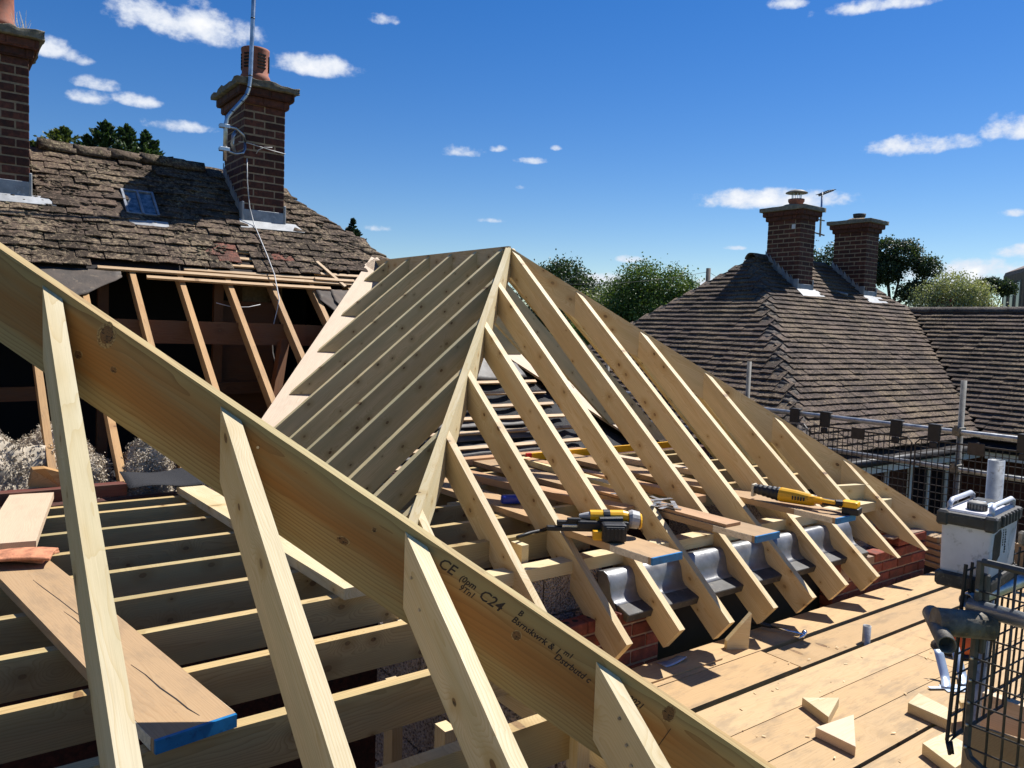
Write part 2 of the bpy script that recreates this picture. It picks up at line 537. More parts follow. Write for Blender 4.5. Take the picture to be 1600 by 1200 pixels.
def box_bm(bm, lo, hi, bev=0.0, M=None, seg=1):
    lo, hi = Vector(lo), Vector(hi)
    g = bmesh.ops.create_cube(bm, size=1.0)
    vs = g['verts']
    for v in vs:
        v.co = Vector((lo[i] + (v.co[i] + .5) * (hi[i] - lo[i]) for i in range(3)))
    if bev:
        es = list({e for v in vs for e in v.link_edges})
        r = bmesh.ops.bevel(bm, geom=es, offset=bev, segments=seg, affect='EDGES', profile=.6)
        vs = list({v for f in r['faces'] for v in f.verts} | {v for v in vs if v.is_valid})
    if M is not None:
        bmesh.ops.transform(bm, matrix=M, verts=vs)
    return vs


def box(name, material, lo, hi, parent=None, bev=.002, M=None, **tags):
    """box given in world axes, origin at its base centre"""
    lo, hi = Vector(lo), Vector(hi)
    c = Vector(((lo.x + hi.x) / 2, (lo.y + hi.y) / 2, lo.z))
    bm = bmesh.new()
    box_bm(bm, lo - c, hi - c, bev)
    T = Matrix.Translation(c)
    if M is not None:
        T = T @ M
    return link(name, mesh_of(bm, name, material), T, parent, **tags)


def timber(name, material, o, d, up, w, dep, s0, s1, parent=None, bev=.0025, p0=None, p1=None, segs=1, bow=0.0, **tags):
    """a length of timber: o = point on the centre of its top edge, d = direction, w x dep section.
    s0, s1 = distances from o of the two ends, or p0/p1 = (point, normal) cutting planes."""
    o = Vector(o)
    d = Vector(d).normalized()
    y = Vector(up).cross(d).normalized()
    z = d.cross(y)
    mid = (s0 + s1) / 2
    c = o + d * mid

    def end(s, pl, yy, zz):
        if pl is None:
            return s - mid
        q = c + y * yy + z * zz
        n = Vector(pl[1])
        return (Vector(pl[0]) - q).dot(n) / d.dot(n)
    bm = bmesh.new()
    rows = []
    for k in range(segs + 1):
        t = k / segs
        row = []
        for yy, zz in ((-w / 2, 0), (w / 2, 0), (w / 2, -dep), (-w / 2, -dep)):
            a, b = end(s0, p0, yy, zz), end(s1, p1, yy, zz)
            row.append(bm.verts.new((a + (b - a) * t, yy + bow * 4 * t * (1 - t), zz)))
        rows.append(row)
    for a, b in zip(rows, rows[1:]):
        for i in range(4):
            j = (i + 1) % 4
            bm.faces.new((a[i], a[j], b[j], b[i]))
    bm.faces.new(rows[0][::-1])
    bm.faces.new(rows[-1])
    if bev:
        bm.edges.ensure_lookup_table()
        es = [e for e in bm.edges if len(e.link_faces) == 2 and e.calc_face_angle(0) > .5]
        bmesh.ops.bevel(bm, geom=es, offset=bev, segments=1, affect='EDGES')
    M = Matrix(((d.x, y.x, z.x, c.x), (d.y, y.y, z.y, c.y), (d.z, y.z, z.z, c.z), (0, 0, 0, 1)))
    return link(name, mesh_of(bm, name, material), M, parent, **tags)


def tube_bm(bm, pts, r, n=10, cap=True, hollow=False):
    pts = [Vector(q) for q in pts]
    rings = []
    ref = None
    for i, q in enumerate(pts):
        t = ((pts[min(i + 1, len(pts) - 1)] - pts[max(i - 1, 0)])).normalized()
        if ref is None:
            ref = Vector((0, 0, 1)) if abs(t.z) < .9 else Vector((1, 0, 0))
        a = t.cross(ref).normalized()
        b = t.cross(a)
        ref = -b if False else ref
        rr = r[i] if isinstance(r, (list, tuple)) else r
        rings.append([bm.verts.new(q + (a * math.cos(k * 2 * math.pi / n) + b * math.sin(k * 2 * math.pi / n)) * rr) for k in range(n)])
    for A, B in zip(rings, rings[1:]):
        for k in range(n):
            bm.faces.new((A[k], A[(k + 1) % n], B[(k + 1) % n], B[k]))
    if hollow:
        for ring, q, s in ((rings[0], pts[0], pts[1]), (rings[-1], pts[-1], pts[-2])):
            dirn = (s - q).normalized()
            inner = [bm.verts.new(q + (v.co - q) * .86) for v in ring]
            deep = [bm.verts.new(v.co + dirn * .06) for v in inner]
            for k in range(n):
                j = (k + 1) % n
                bm.faces.new((ring[k], ring[j], inner[j], inner[k]))
                bm.faces.new((inner[k], inner[j], deep[j], deep[k]))
            bm.faces.new(deep)
    elif cap:
        bm.faces.new(rings[0][::-1])
        bm.faces.new(rings[-1])


def tube(name, material, pts, r, parent=None, n=12, hollow=False, **tags):
    c = Vector(pts[0])
    bm = bmesh.new()
    tube_bm(bm, [Vector(q) - c for q in pts], r, n, hollow=hollow)
    me = mesh_of(bm, name, material)
    for pl in me.polygons:
        pl.use_smooth = len(pl.vertices) == 4
    return link(name, me, Matrix.Translation(c), parent, **tags)


def lathe_bm(bm, prof, n=20, M=None):
    rings = []
    for r, z in prof:
        rings.append([bm.verts.new((r * math.cos(k * 2 * math.pi / n), r * math.sin(k * 2 * math.pi / n), z)) for k in range(n)])
    for A, B in zip(rings, rings[1:]):
        for k in range(n):
            bm.faces.new((A[k], A[(k + 1) % n], B[(k + 1) % n], B[k]))
    bm.faces.new(rings[0][::-1])
    bm.faces.new(rings[-1])
    if M is not None:
        bmesh.ops.transform(bm, matrix=M, verts=[v for r in rings for v in r])


def lathe(name, material, prof, loc, parent=None, n=20, M=None, **tags):
    bm = bmesh.new()
    lathe_bm(bm, prof, n)
    me = mesh_of(bm, name, material, True)
    T = Matrix.Translation(loc)
    return link(name, me, T @ M if M is not None else T, parent, **tags)


def prism(name, material, poly, n, th, parent=None, bev=0.0, **tags):
    """solid sheet: polygon of world points, thickness th along -n"""
    c = sum((Vector(q) for q in poly), Vector()) / len(poly)
    n = Vector(n).normalized()
    bm = bmesh.new()
    a = [bm.verts.new(Vector(q) - c) for q in poly]
    b = [bm.verts.new(Vector(q) - c - n * th) for q in poly]
    bm.faces.new(a)
    bm.faces.new(b[::-1])
    for i in range(len(a)):
        j = (i + 1) % len(a)
        bm.faces.new((a[j], a[i], b[i], b[j]))
    if bev:
        bmesh.ops.bevel(bm, geom=list(bm.edges), offset=bev, segments=1, affect='EDGES')
    return link(name, mesh_of(bm, name, material), Matrix.Translation(c), parent, **tags)


# ------------------------------------------------------------------ measured layout (metres, camera at the origin)
T = 0.8286                     # tan of the roof pitch
GROUND = -4.3
JT = -1.15                     # top of the floor joists
DECK = -1.83                   # top of the scaffold deck
AP = Vector((4.06, 5.544, .716))   # apex of the hipped end


def z_end1(y): return T * (y - 4.68)


def z_end2(y): return T * (y - 2.65)


def z_old(y): return T * (y - 7.246)


N_OLD = Vector((0, -T, 1)).normalized()

# ------------------------------------------------------------------ ground
def ground():
    bm = bmesh.new()
    n = 24
    for i in range(n + 1):
        for j in range(n + 1):
            u, v = (i / n * 2 - 1), (j / n * 2 - 1)
            x, y = math.copysign(abs(u) ** 2.2, u) * 1500, math.copysign(abs(v) ** 2.2, v) * 1500
            r = math.hypot(x, y)
            bm.verts.new((x, y, GROUND + (0 if r < 60 else .3 * math.sin(x * .02) + .2 * math.cos(y * .03))))
    bm.verts.ensure_lookup_table()
    for i in range(n):
        for j in range(n):
            a = i * (n + 1) + j
            bm.faces.new((bm.verts[a], bm.verts[a + n + 1], bm.verts[a + n + 2], bm.verts[a + 1]))
    link('ground', mesh_of(bm, 'ground', 'grass_ground'), Matrix(), kind='structure')
    box('path', 'paving', (6.9, -6, GROUND - .05), (8.3, 14, GROUND + .012), bev=0, kind='structure')


ground()

# ------------------------------------------------------------------ bricks and chimneys
def brick_mesh(name, material, L, Wd=.1025, H=.067, frogs=False):
    bm = bmesh.new()
    box_bm(bm, (0, 0, 0), (L, Wd, H), .0045)
    return mesh_of(bm, name, material)


BR = {}


def brick(material, L, frm, parent):
    k = (material, round(L, 4))
    if k not in BR:
        BR[k] = brick_mesh('brick', material, L)
    jit = Matrix.Translation((rnd.uniform(-.0015, .0015), rnd.uniform(-.003, .003), rnd.uniform(-.001, .001)))
    return link('brick', BR[k], frm @ jit, parent)


def facing(o, u, n):
    """frame whose X runs along u and whose Y points into the wall (against outward normal n)"""
    u, n = Vector(u), Vector(n)
    y = -n
    z = u.cross(y)
    return Matrix(((u.x, y.x, z.x, o[0]), (u.y, y.y, z.y, o[1]), (u.z, y.z, z.z, o[2]), (0, 0, 0, 1)))


def chimney(parent, x0, y0, zb, zt, material, mortar, capmat, Lx=.44, Ly=.665, cap_th=.065, weather=0, front_z=None):
    """stack with front face at y0 and left face at x0; bricks on its two faces in view, corbelled head and cap"""
    ch = link('chimney', None, Matrix.Translation((x0 + Lx / 2, y0 + Ly / 2, zb)), parent)
    x1, y1 = x0 + Lx, y0 + Ly
    box('mortar_core', mortar, (x0 + .003, y0 + .003, zb - 1.0), (x1 - .003, y1 - .003, zt), ch, 0)
    n = int(round((zt - front_z) / .080))
    bm = bmesh.new()
    for k in range(n):
        z = zt - (k + 1) * .080 + .005
        odd = k % 2
        runs = [.215, .215] if not odd else [.1025, .215]
        s = 0.0 if not odd else .1125
        if odd:
            runs = [.215, .1025]
        for L in runs:
            brick(material, L, facing((x0 + s, y0, z), (1, 0, 0), (0, -1, 0)), ch)
            box_bm(bm, (x0 + s - .0, y1 - .1, z), (x0 + s + L, y1 + .001, z + .065), .003)
            s += L + .01
        s = 0.1125 if not odd else 0.0
        for L in ([.215, .215, .1025] if not odd else [.215, .215, .215]):
            brick(material, L, facing((x0, y0 + s + L, z), (0, -1, 0), (-1, 0, 0)), ch)
            box_bm(bm, (x1 - .1, y0 + s, z), (x1 + .001, y0 + s + L, z + .065), .003)
            s += L + .01
    c = Vector((x0, y0, zt))
    for v in bm.verts:
        v.co -= c
    link('brickwork', mesh_of(bm, 'brickwork', material), Matrix.Translation(c), ch, kind='stuff')
    # corbels: two courses stepping out
    for k, e in ((0, .035), (1, .075)):
        z = zt + k * .078
        bm = bmesh.new()
        lx, ly = Lx + 2 * e, Ly + 2 * e
        box_bm(bm, (-lx / 2 + .008, -ly / 2 + .008, -.008), (lx / 2 - .008, ly / 2 - .008, .078), 0)
        for side in range(4):
            tot = lx if side % 2 == 0 else ly
            s = -tot / 2 + (.107 if side % 2 else 0)
            e2 = tot / 2 - (.107 if side % 2 else 0)
            first = True
            while s < e2 - .02:
                L = min(.215 if not (first and k) else .1025, e2 - s)
                first = False
                R = Matrix.Rotation(side * math.pi / 2, 4, 'Z')
                off = (ly if side % 2 == 0 else lx) / 2
                box_bm(bm, (s, -off, .003), (s + L, -off + .1, .070), .004, R)
                s += L + .01
        link('corbel_course', mesh_of(bm, 'corbel_course', [material]), Matrix.Translation((x0 + Lx / 2, y0 + Ly / 2, z)), ch)
    e = .115
    zc = zt + .156
    bm = bmesh.new()
    g = box_bm(bm, (-Lx / 2 - e, -Ly / 2 - e, 0), (Lx / 2 + e, Ly / 2 + e, cap_th), 0)
    bmesh.ops.subdivide_edges(bm, edges=list(bm.edges), cuts=9, use_grid_fill=True)
    for v in bm.verts:
        q = mnoise.noise(v.co * 9 + Vector((x0, 3, 1)))
        v.co += Vector((mnoise.noise(v.co * 14), mnoise.noise(v.co * 14 + Vector((5, 5, 5))), q)) * .006 * (1 + weather)
        if v.co.z > cap_th * .6:
            v.co.z += .012 * weather * q
    link('cap', mesh_of(bm, 'cap', capmat, True), Matrix.Translation((x0 + Lx / 2, y0 + Ly / 2, zc)), ch)
    bm = bmesh.new()
    lathe_bm(bm, [(.22, -.01), (.20, .04), (.14, .07)], 16)
    link('flaunching', mesh_of(bm, 'flaunching', mortar, True), Matrix.Translation((x0 + Lx / 2, y0 + Ly / 2, zc + cap_th - .01)), ch)
    return ch, zc + cap_th


def flashing(ch, x0, y0, zf, slope, Lx, Ly, apron=.15, skirt=.17, ridge_y=None):
    """lead: stepped pieces up the left face, apron at the front lying out on the tiles"""
    n = Vector((0, -slope, 1)).normalized()
    dn = Vector((0, -1, -slope)).normalized()
    bm = bmesh.new()
    box_bm(bm, (x0 - .012, y0 - .014, zf - .02), (x0 + Lx + .012, y0 - .004, zf + apron), .003)
    o = Vector((x0 + Lx / 2, y0, zf))
    for v in bm.verts:
        v.co -= o
    link('apron_flashing', mesh_of(bm, 'apron_flashing', 'lead'), Matrix.Translation(o), ch)
    a = Vector((x0 - .04, y0 - .004, zf + .045))
    b = Vector((x0 + Lx + .13, y0 - .004, zf + .045))
    prism('lead_skirt', 'lead_pale', [a, a + dn * skirt + Vector((-.02, 0, .0)), b + dn * (skirt * .86) + Vector((.07, 0, 0)), b], n, .008, ch)
    for xx, s in ((x0 - .006, -1), (x0 + Lx + .006, 1)):
        bm = bmesh.new()
        box_bm(bm, (-.012, -.022, -.01), (.012, .075, apron + .08), .006)
        link('lead_corner', mesh_of(bm, 'lead_corner', 'lead_pale'), Matrix.Translation((xx, y0 - .0, zf)), ch)
    ytop = ridge_y if ridge_y else y0 + Ly
    k = 0
    y = y0 + .05
    while y < ytop - .05:
        z = zf + slope * (y - y0)
        st = .075 / slope
        poly = [(x0 - .009, y, z - .03), (x0 - .009, y + st * 1.08, z + .075 - .03), (x0 - .009, y + st * 1.05, z + .235), (x0 - .009, y + .012, z + .10)]
        prism('stepped_flashing', 'lead_pale' if k % 2 else 'lead', poly, (-1, 0, 0), .007, ch)
        y += st
        k += 1


# ------------------------------------------------------------------ roof tiles
def tile_np(w, L, th, camber=.005):
    """plain tile in local axes: X across, Y down the slope from 0 to L, Z out; returns verts, faces"""
    xs = np.linspace(-w / 2, w / 2, 4)
    top, bot = [], []
    for yy in (0, L):
        for x in xs:
            zc = camber * (1 - (2 * x / w) ** 2)
            top.append((x, yy, zc + th))
            bot.append((x, yy, zc))
    v = np.array(top + bot)
    f = []
    for i in range(3):
        f.append((i, i + 1, i + 5, i + 4))
        f.append((8 + i + 1, 8 + i, 8 + i + 4, 8 + i + 5))
        f.append((4 + i, 5 + i, 13 + i, 12 + i))
        f.append((i + 1, i, 8 + i, 9 + i))
    f.append((0, 4, 12, 8))
    f.append((7, 3, 11, 15))
    return v, f


def slope_tiles(origin, across, down, normal, rows, gauge, tw, tl, th, span, jitter, seed):
    """list of matrices for tiles; span(row) gives (u0, u1) across, or None"""
    r = random.Random(seed)
    across, down, normal = Vector(across).normalized(), Vector(down).normalized(), Vector(normal).normalized()
    out = []
    tilt = math.atan2(th * 1.15, gauge)
    for k in range(rows):
        sp = span(k)
        if not sp:
            continue
        u = sp[0] - (tw / 2 if k % 2 else 0)
        while u < sp[1]:
            uc = u + tw / 2
            if sp[0] - tw * .3 < uc < sp[1] + tw * .3:
                pos = Vector(origin) + across * (uc + r.gauss(0, .003) * jitter) + down * (k * gauge - (tl - gauge) + r.gauss(0, .006) * jitter) + normal * (.004 + abs(r.gauss(0, .003)) * jitter)
                a = tilt * (1 + r.uniform(-.25, .35) * jitter)
                yaw = r.gauss(0, .012) * jitter
                rollv = r.gauss(0, .012) * jitter
                dd = (down * math.cos(a) + normal * math.sin(a)).normalized()
                aa = (across * math.cos(yaw) + dd * math.sin(yaw)).normalized()
                nn = dd.cross(aa) if dd.cross(aa).dot(normal) > 0 else aa.cross(dd)
                nn = (nn + aa * rollv).normalized()
                aa = (aa - nn * aa.dot(nn)).normalized()
                dd = (dd - nn * dd.dot(nn) - aa * dd.dot(aa)).normalized()
                out.append(Matrix(((aa.x, dd.x, nn.x, pos.x), (aa.y, dd.y, nn.y, pos.y), (aa.z, dd.z, nn.z, pos.z), (0, 0, 0, 1))))
            u += tw
    return out


def lay_tiles(parent, mats4, material, w, L, th, singles=None, name='roof_tile', rest='roof_tiles', camber=.005):
    """singles: number of tiles built as objects (the nearest to the viewpoint); the others are one mesh"""
    v, f = tile_np(w, L, th, camber)
    mats4 = sorted(mats4, key=lambda M: M.translation.length)
    k = len(mats4) if singles is None else singles
    vars_ = []
    for i in range(5):
        rr = np.random.RandomState(i + 3)
        vv = v + rr.normal(0, .0022, v.shape)
        me = bpy.data.meshes.new(name)
        me.from_pydata(vv.tolist(), [], f)
        me.materials.append(MATS[material])
        vars_.append(me)
    out = []
    for i, M in enumerate(mats4[:k]):
        out.append(link(name, vars_[i % 5], M, parent))
    if mats4[k:]:
        c = mats4[k].translation.copy()
        vs, fs = [], []
        for M in mats4[k:]:
            A = np.array(M)
            b = len(vs) * 16
            vs.append(v @ A[:3, :3].T + A[:3, 3] - np.array(c))
            fs += [tuple(i + b for i in q) for q in f]
        me = bpy.data.meshes.new(rest)
        me.from_pydata(np.concatenate(vs).tolist(), [], fs)
        me.materials.append(MATS[material])
        link(rest, me, Matrix.Translation(c), parent, kind='stuff')
    return out


def half_round(L, r0, r1, th=.016, n=8, arc=math.pi, rough=0.0, seed=0, vee=0.0):
    """half-round ridge/hip tile: axis along local X, crown up"""
    bm = bmesh.new()
    rows = []
    nx = 4 if rough else 2
    for i in range(nx):
        x = L * i / (nx - 1)
        r = r0 + (r1 - r0) * i / (nx - 1)
        ro, ri = [], []
        for k in range(n + 1):
            a = math.pi / 2 - arc / 2 + arc * k / n
            q = 1 + rough * mnoise.noise(Vector((x * 9 + seed * 3.7, math.cos(a) * 3, math.sin(a) * 3)))
            sx = x - vee * abs(math.cos(a) * r)
            ro.append(bm.verts.new((sx, math.cos(a) * r * q, math.sin(a) * r * q)))
            ri.append(bm.verts.new((sx, math.cos(a) * (r - th), math.sin(a) * (r - th))))
        rows.append((ro, ri))
    for (a, b), (c, d) in zip(rows, rows[1:]):
        for k in range(n):
            bm.faces.new((a[k], a[k + 1], c[k + 1], c[k]))
            bm.faces.new((b[k + 1], b[k], d[k], d[k + 1]))
        bm.faces.new((a[0], c[0], d[0], b[0]))
        bm.faces.new((c[n], a[n], b[n], d[n]))
    for (a, b), s in ((rows[0], 1), (rows[-1], -1)):
        for k in range(n):
            bm.faces.new((a[k], b[k], b[k + 1], a[k + 1]))
    return bm


# ------------------------------------------------------------------ the old house, its roof half stripped
RIDGE_Y, RIDGE_Z, HIPX = 9.24, 1.652, 3.15
house = thing('house', 'old brick house with mossy brown tiles, its lower roof stripped to bare rafters', 'house', (1.5, 8.5, GROUND))


def old_pt(x, y, h=0.0): return Vector((x, y, z_old(y))) + N_OLD * h


# decking below the tiles that remain, the back slope, the hip end, walls, loft floor
prism('roof_underlay', 'dark_soffit', [old_pt(-3.2, 7.74), old_pt(3.72, 7.74), old_pt(4.02, 8.18), old_pt(4.18, 8.21), old_pt(HIPX, RIDGE_Y), old_pt(-3.2, RIDGE_Y)], N_OLD, .02, house)
BACK_Y = 2 * RIDGE_Y - 5.45
prism('back_slope', 'tile_old', [(-3.2, RIDGE_Y, RIDGE_Z), (HIPX, RIDGE_Y, RIDGE_Z), (HIPX + 3.8, BACK_Y, z_old(5.45)), (-3.2, BACK_Y, z_old(5.45))], (0, T, 1), .06, house)
prism('hip_slope', 'tile_old', [(HIPX, RIDGE_Y, RIDGE_Z), (HIPX + 3.8, RIDGE_Y - 3.8, RIDGE_Z - 3.8 * T), (HIPX + 3.8, RIDGE_Y + 3.8, RIDGE_Z - 3.8 * T)], (T, 0, 1), .06, house)
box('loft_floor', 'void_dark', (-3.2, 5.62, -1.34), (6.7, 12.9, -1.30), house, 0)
box('wall', 'brick_dark', (-3.2, 5.50, GROUND), (6.8, 5.62, -1.18), house, 0)
box('wall', 'brick_dark', (-3.2, 12.9, GROUND), (6.8, 13.0, -1.3), house, 0)
box('wall', 'brick_dark', (6.7, 5.64, GROUND), (6.8, 12.88, -1.3), house, 0)
prism('gable_wall', 'brick_dark', [(-3.2, 5.5, -1.3), (-3.2, RIDGE_Y, RIDGE_Z - .05), (-3.2, 2 * RIDGE_Y - 5.5, -1.3), (-3.2, 2 * RIDGE_Y - 5.5, GROUND), (-3.2, 5.5, GROUND)], (-1, 0, 0), .1, house)
prism('loft_partition', 'void_dark', [(-1.0, 8.9, -1.3), (3.6, 8.9, -1.3), (3.6, 8.9, 1.2), (-1.0, 8.9, 1.2)], (0, -1, 0), .03, house)  # near-black colour stands in for the deep shade of the loft

# tiles left on the roof
GA, TW, TL, TH = .110, .225, .265, .0105
n_rows = 17
top_off = .10
cuts = {}


def old_span(k):
    d = top_off + (k + 1) * GA                      # distance down the slope of the tile's tail
    y = RIDGE_Y - d * math.cos(math.atan(T))
    xr = min(HIPX + (RIDGE_Y - y) - .21, 4.02 if y > 8.1 else 4.0 - (8.1 - y) * .9)
    xl = -1.3
    if k == 16:
        xr = 1.22
    if k == 15:
        xr = min(xr, 3.55)
    return (xl, xr)


down_old = Vector((0, -1, -T)).normalized()
tm = slope_tiles(old_pt(0, RIDGE_Y) + down_old * top_off, (1, 0, 0), down_old, N_OLD, n_rows, GA, TW, TL, TH, old_span, 1.15, 11)
# holes: chimney stacks, roof light, the slipped patch near the right stack, ragged bottom edge


def keep(M):
    tail = M @ Vector((0, TL * .6, 0))
    x, y = tail.x, tail.y
    if 2.66 < x < 3.2 and y > 8.42:
        return False
    if .28 < x < .84 and y > 8.42:
        return False
    if 1.56 < x < 1.88 and 8.40 < y < 8.74:
        return False
    if 2.44 < x < 2.72 and y < 8.12:
        return False
    if y < 7.93 and 3.30 < x < 3.52:
        return False
    if y < 7.85 and x < .95 and x > .2 and False:
        return False
    return True


tm = [M for M in tm if keep(M)]
inview = [M for M in tm if M.translation.x > .35]
tiles = lay_tiles(house, inview, 'tile_old', TW - .006, TL, TH, 296)
lay_tiles(house, [M for M in tm if M.translation.x <= .35], 'tile_old', TW - .006, TL, TH, 0)
for o in tiles:                                      # a few show bare red clay where their neighbours were lifted off
    p_ = W[o] @ Vector((0, TL * .6, 0))
    if (p_.y < 8.2 and (2.30 < p_.x < 2.46 or 2.70 < p_.x < 2.98) and rnd.random() < .28) or (p_.y < 7.9 and p_.x > 3.4):
        o.material_slots[0].link = 'OBJECT'
        o.material_slots[0].material = MATS['tile_bare']
    if p_.y < 7.9 and p_.x > 3.45:
        W[o] = W[o] @ Matrix.Rotation(rnd.uniform(-.35, .15), 4, 'Z')
        o.matrix_basis = W[house].inverted() @ W[o]
# loose lumps of moss on the tiles, sunk into them
def moss_lumps(n, seed):
    r = random.Random(seed)
    bm = bmesh.new()
    for _ in range(n):
        x = r.uniform(-.6, 3.9)
        y = r.uniform(7.88, 9.1)
        if x > HIPX + (RIDGE_Y - y) - .25 or (2.6 < x < 3.25 and y > 8.3) or (1.5 < x < 1.95 and 8.2 < y < 8.8) or (2.4 < x < 2.75 and y < 8.15):
            continue
        if mnoise.noise(Vector((x * 1.7, y * 1.7, seed))) < -.12:
            continue
        g = bmesh.ops.create_icosphere(bm, subdivisions=1, radius=r.uniform(.008, .026))
        c = old_pt(x, y, .030 + r.uniform(0, .008))
        for v in g['verts']:
            v.co = Vector((v.co.x * r.uniform(1.0, 1.7), v.co.y * r.uniform(.9, 1.4), v.co.z * .6)) * (1 + .4 * mnoise.noise(v.co * 60 + c * 9)) + c
    c0 = old_pt(1.5, 8.4)
    for v in bm.verts:
        v.co -= c0
    link('moss', mesh_of(bm, 'moss', 'tile_ridge_old', True), Matrix.Translation(c0), house, kind='stuff')


moss_lumps(3200, 5)
# ridge tiles
x = -1.6
i = 0
rmeshes = [mesh_of(half_round(.33, .125, .118, .02, 9, math.pi * .95, .28, s), 'ridge_tile', 'tile_ridge_old', True) for s in range(4)]
while x < HIPX - .1:
    M = Matrix.Translation((x, RIDGE_Y, RIDGE_Z - .035 + rnd.uniform(-.008, .008))) @ Matrix.Rotation(rnd.uniform(-.02, .02), 4, 'Y')
    if not (2.45 < x < 3.05) and not (.2 < x < .7):
        link('ridge_tile', rmeshes[i % 4], M, house)
    i += 1
    x += .315
# bonnet tiles down the hip
hipdir = Vector((1, -1, -T)).normalized()
hipn = Vector((T, -T, 2)).normalized()
bmesh_ = [mesh_of(half_round(.27, .235, .252, .016, 10, math.pi * .52, .04, s + 10, .80), 'bonnet_tile', 'tile_old', True) for s in range(3)]
step = GA / (T / math.sqrt(2 + T * T) / (T / math.sqrt(1 + T * T)))
s = .12
k = 0
while s < 5.6:
    q = Vector((HIPX, RIDGE_Y, RIDGE_Z)) + hipdir * s + hipn * (-.226 + rnd.uniform(-.006, .006))
    M = frame(q, (hipdir + hipn * .04).normalized(), hipn) @ Matrix.Rotation(rnd.uniform(-.06, .06), 4, 'X')
    if not 1.95 < s < 2.0:
        link('bonnet_tile', bmesh_[k % 3], M, house)
    s += step
    k += 1

# stripped part: rafters, purlin, strut, battens, felt
for k, x in enumerate((-.55, -.14, .27, .675, 1.09, 1.50, 1.905, 2.34, 2.765, 3.18, 3.60)):
    lo = 5.86 if x < 1.6 else 5.75
    timber('old_rafter', 'pine_old', old_pt(x, 7.7, -.004), (0, -1, -T), N_OLD, .048, .098, -(min(9.15, HIPX + RIDGE_Y - x - .18) - 7.7) * math.sqrt(1 + T * T), (7.7 - lo) * math.sqrt(1 + T * T), house, .003)
timber('purlin', 'purlin_brown', (0, 7.37, -.02), (1, 0, 0), (0, 0, 1), .085, .20, -3.1, 4.9, house, .004)
timber('strut', 'purlin_brown', (2.72, 7.32, -.20), (-.28, -.35, -1), (0, 1, 0), .075, .10, 0, 1.0, house, .003)
timber('strut', 'purlin_brown', (.25, 7.45, -.20), (.02, .35, -1), (0, 1, 0), .075, .10, 0, 1.0, house, .003)
for x_, y_ in ((2.35, 8.1), (3.0, 8.3), (1.3, 8.0), (.1, 7.9)):
    timber('stud', 'purlin_brown', (x_, y_, .45 if y_ > 8 else .3), (.0, .05, -1), (0, 1, 0), .09, .06, 0, 1.6, house, .003)
prism('board_panel', 'purlin_brown', [(2.42, 8.2, -1.2), (2.96, 8.2, -1.2), (2.96, 8.2, .2), (2.42, 8.2, .2)], (0, -1, 0), .02, house)
timber('ceiling_joist', 'purlin_brown', (1.45, 7.9, -.62), (1, .15, 0), (0, 0, 1), .06, .12, -1.5, 1.9, house, .003)
bt = [(1.22, 3.62, 7.745, .0), (1.95, 3.45, 7.79, .0), (1.60, 3.35, 7.66, .01), (2.40, 2.76, 7.88, .0), (2.40, 2.78, 7.98, .0), (2.40, 2.76, 8.07, 0), (3.25, 3.80, 7.86, 0), (3.22, 3.66, 7.77, .02)]
for xa, xb, y, h in bt:
    timber('batten', 'batten_wood', old_pt(xa, y, .022 + h), (1, 0, 0), N_OLD, .036, .020, 0, xb - xa, house, .0015, bow=rnd.uniform(-.006, .006), segs=4)
timber('loose_batten', 'batten_wood', old_pt(3.32, 7.98, .06), (.42, -.50, -.50), N_OLD, .034, .018, 0, .42, house, .0015)
# felt: a torn strip at the left, curling pieces at the right, and the felted slope below the new roof


def sheet(name, material, fn, nu, nv, parent, th=.004, **tags):
    bm = bmesh.new()
    gv = [[bm.verts.new(fn(i / nu, j / nv)) for j in range(nv + 1)] for i in range(nu + 1)]
    c = gv[nu // 2][nv // 2].co.copy()
    for i in range(nu):
        for j in range(nv):
            bm.faces.new((gv[i][j], gv[i + 1][j], gv[i + 1][j + 1], gv[i][j + 1]))
    bmesh.ops.recalc_face_normals(bm, faces=bm.faces)
    r = bmesh.ops.solidify(bm, geom=list(bm.faces), thickness=th)
    for v in bm.verts:
        v.co -= c
    return link(name, mesh_of(bm, name, material, True), Matrix.Translation(c), parent, **tags)


def felt_left(u, v):
    x = .45 + u * .95
    ytop, ybot = 7.72, 7.72 - .40 * (1 - max(0, u - .25) ** 1.5 * 1.3) + .03 * mnoise.noise(Vector((u * 8, 1, 1)))
    return old_pt(x, ytop + (ybot - ytop) * v, .006 + .012 * mnoise.noise(Vector((u * 5, v * 3, 0))))


sheet('roofing_felt', 'felt_brown', felt_left, 16, 8, house)
for x0, w_, cv in ((3.18, .30, .10), (3.34, .22, .17)):
    def curl(u, v, x0=x0, w_=w_, cv=cv):
        return old_pt(x0 + u * w_, 7.66 - v * .30 * (.5 + u), .012 - cv * u * u * v + .01 * mnoise.noise(Vector((u * 4, v * 5, x0))))
    sheet('felt_flap', 'felt_brown', curl, 8, 8, house)


def felt_main(u, v):
    y = 5.70 + v * 2.1
    xl, xr = y - 3.72, 12.05 - y - .15
    if xr < xl + .05:
        xr = xl + .05
    x = xl + (xr - xl) * u
    sag = .035 * abs(math.sin((x - 2.34) / .41 * math.pi))
    return old_pt(x, y, -.004 - sag + .006 * mnoise.noise(Vector((x * 4, y * 6, 0))))


sheet('roofing_felt', 'felt_black', felt_main, 48, 26, house)
for k in range(7):
    y = 5.80 + k * .131
    xa, xb = max(y - 3.70, 2.6), min(12.0 - y, 5.35 - .02 * k)
    timber('batten', 'batten_wood', old_pt(xa, y, .024 + .004 * (k % 3)), (1, rnd.uniform(-.008, .008), 0), N_OLD, .036, .020, 0, xb - xa, house, .0015, bow=rnd.uniform(-.015, .015), segs=5)


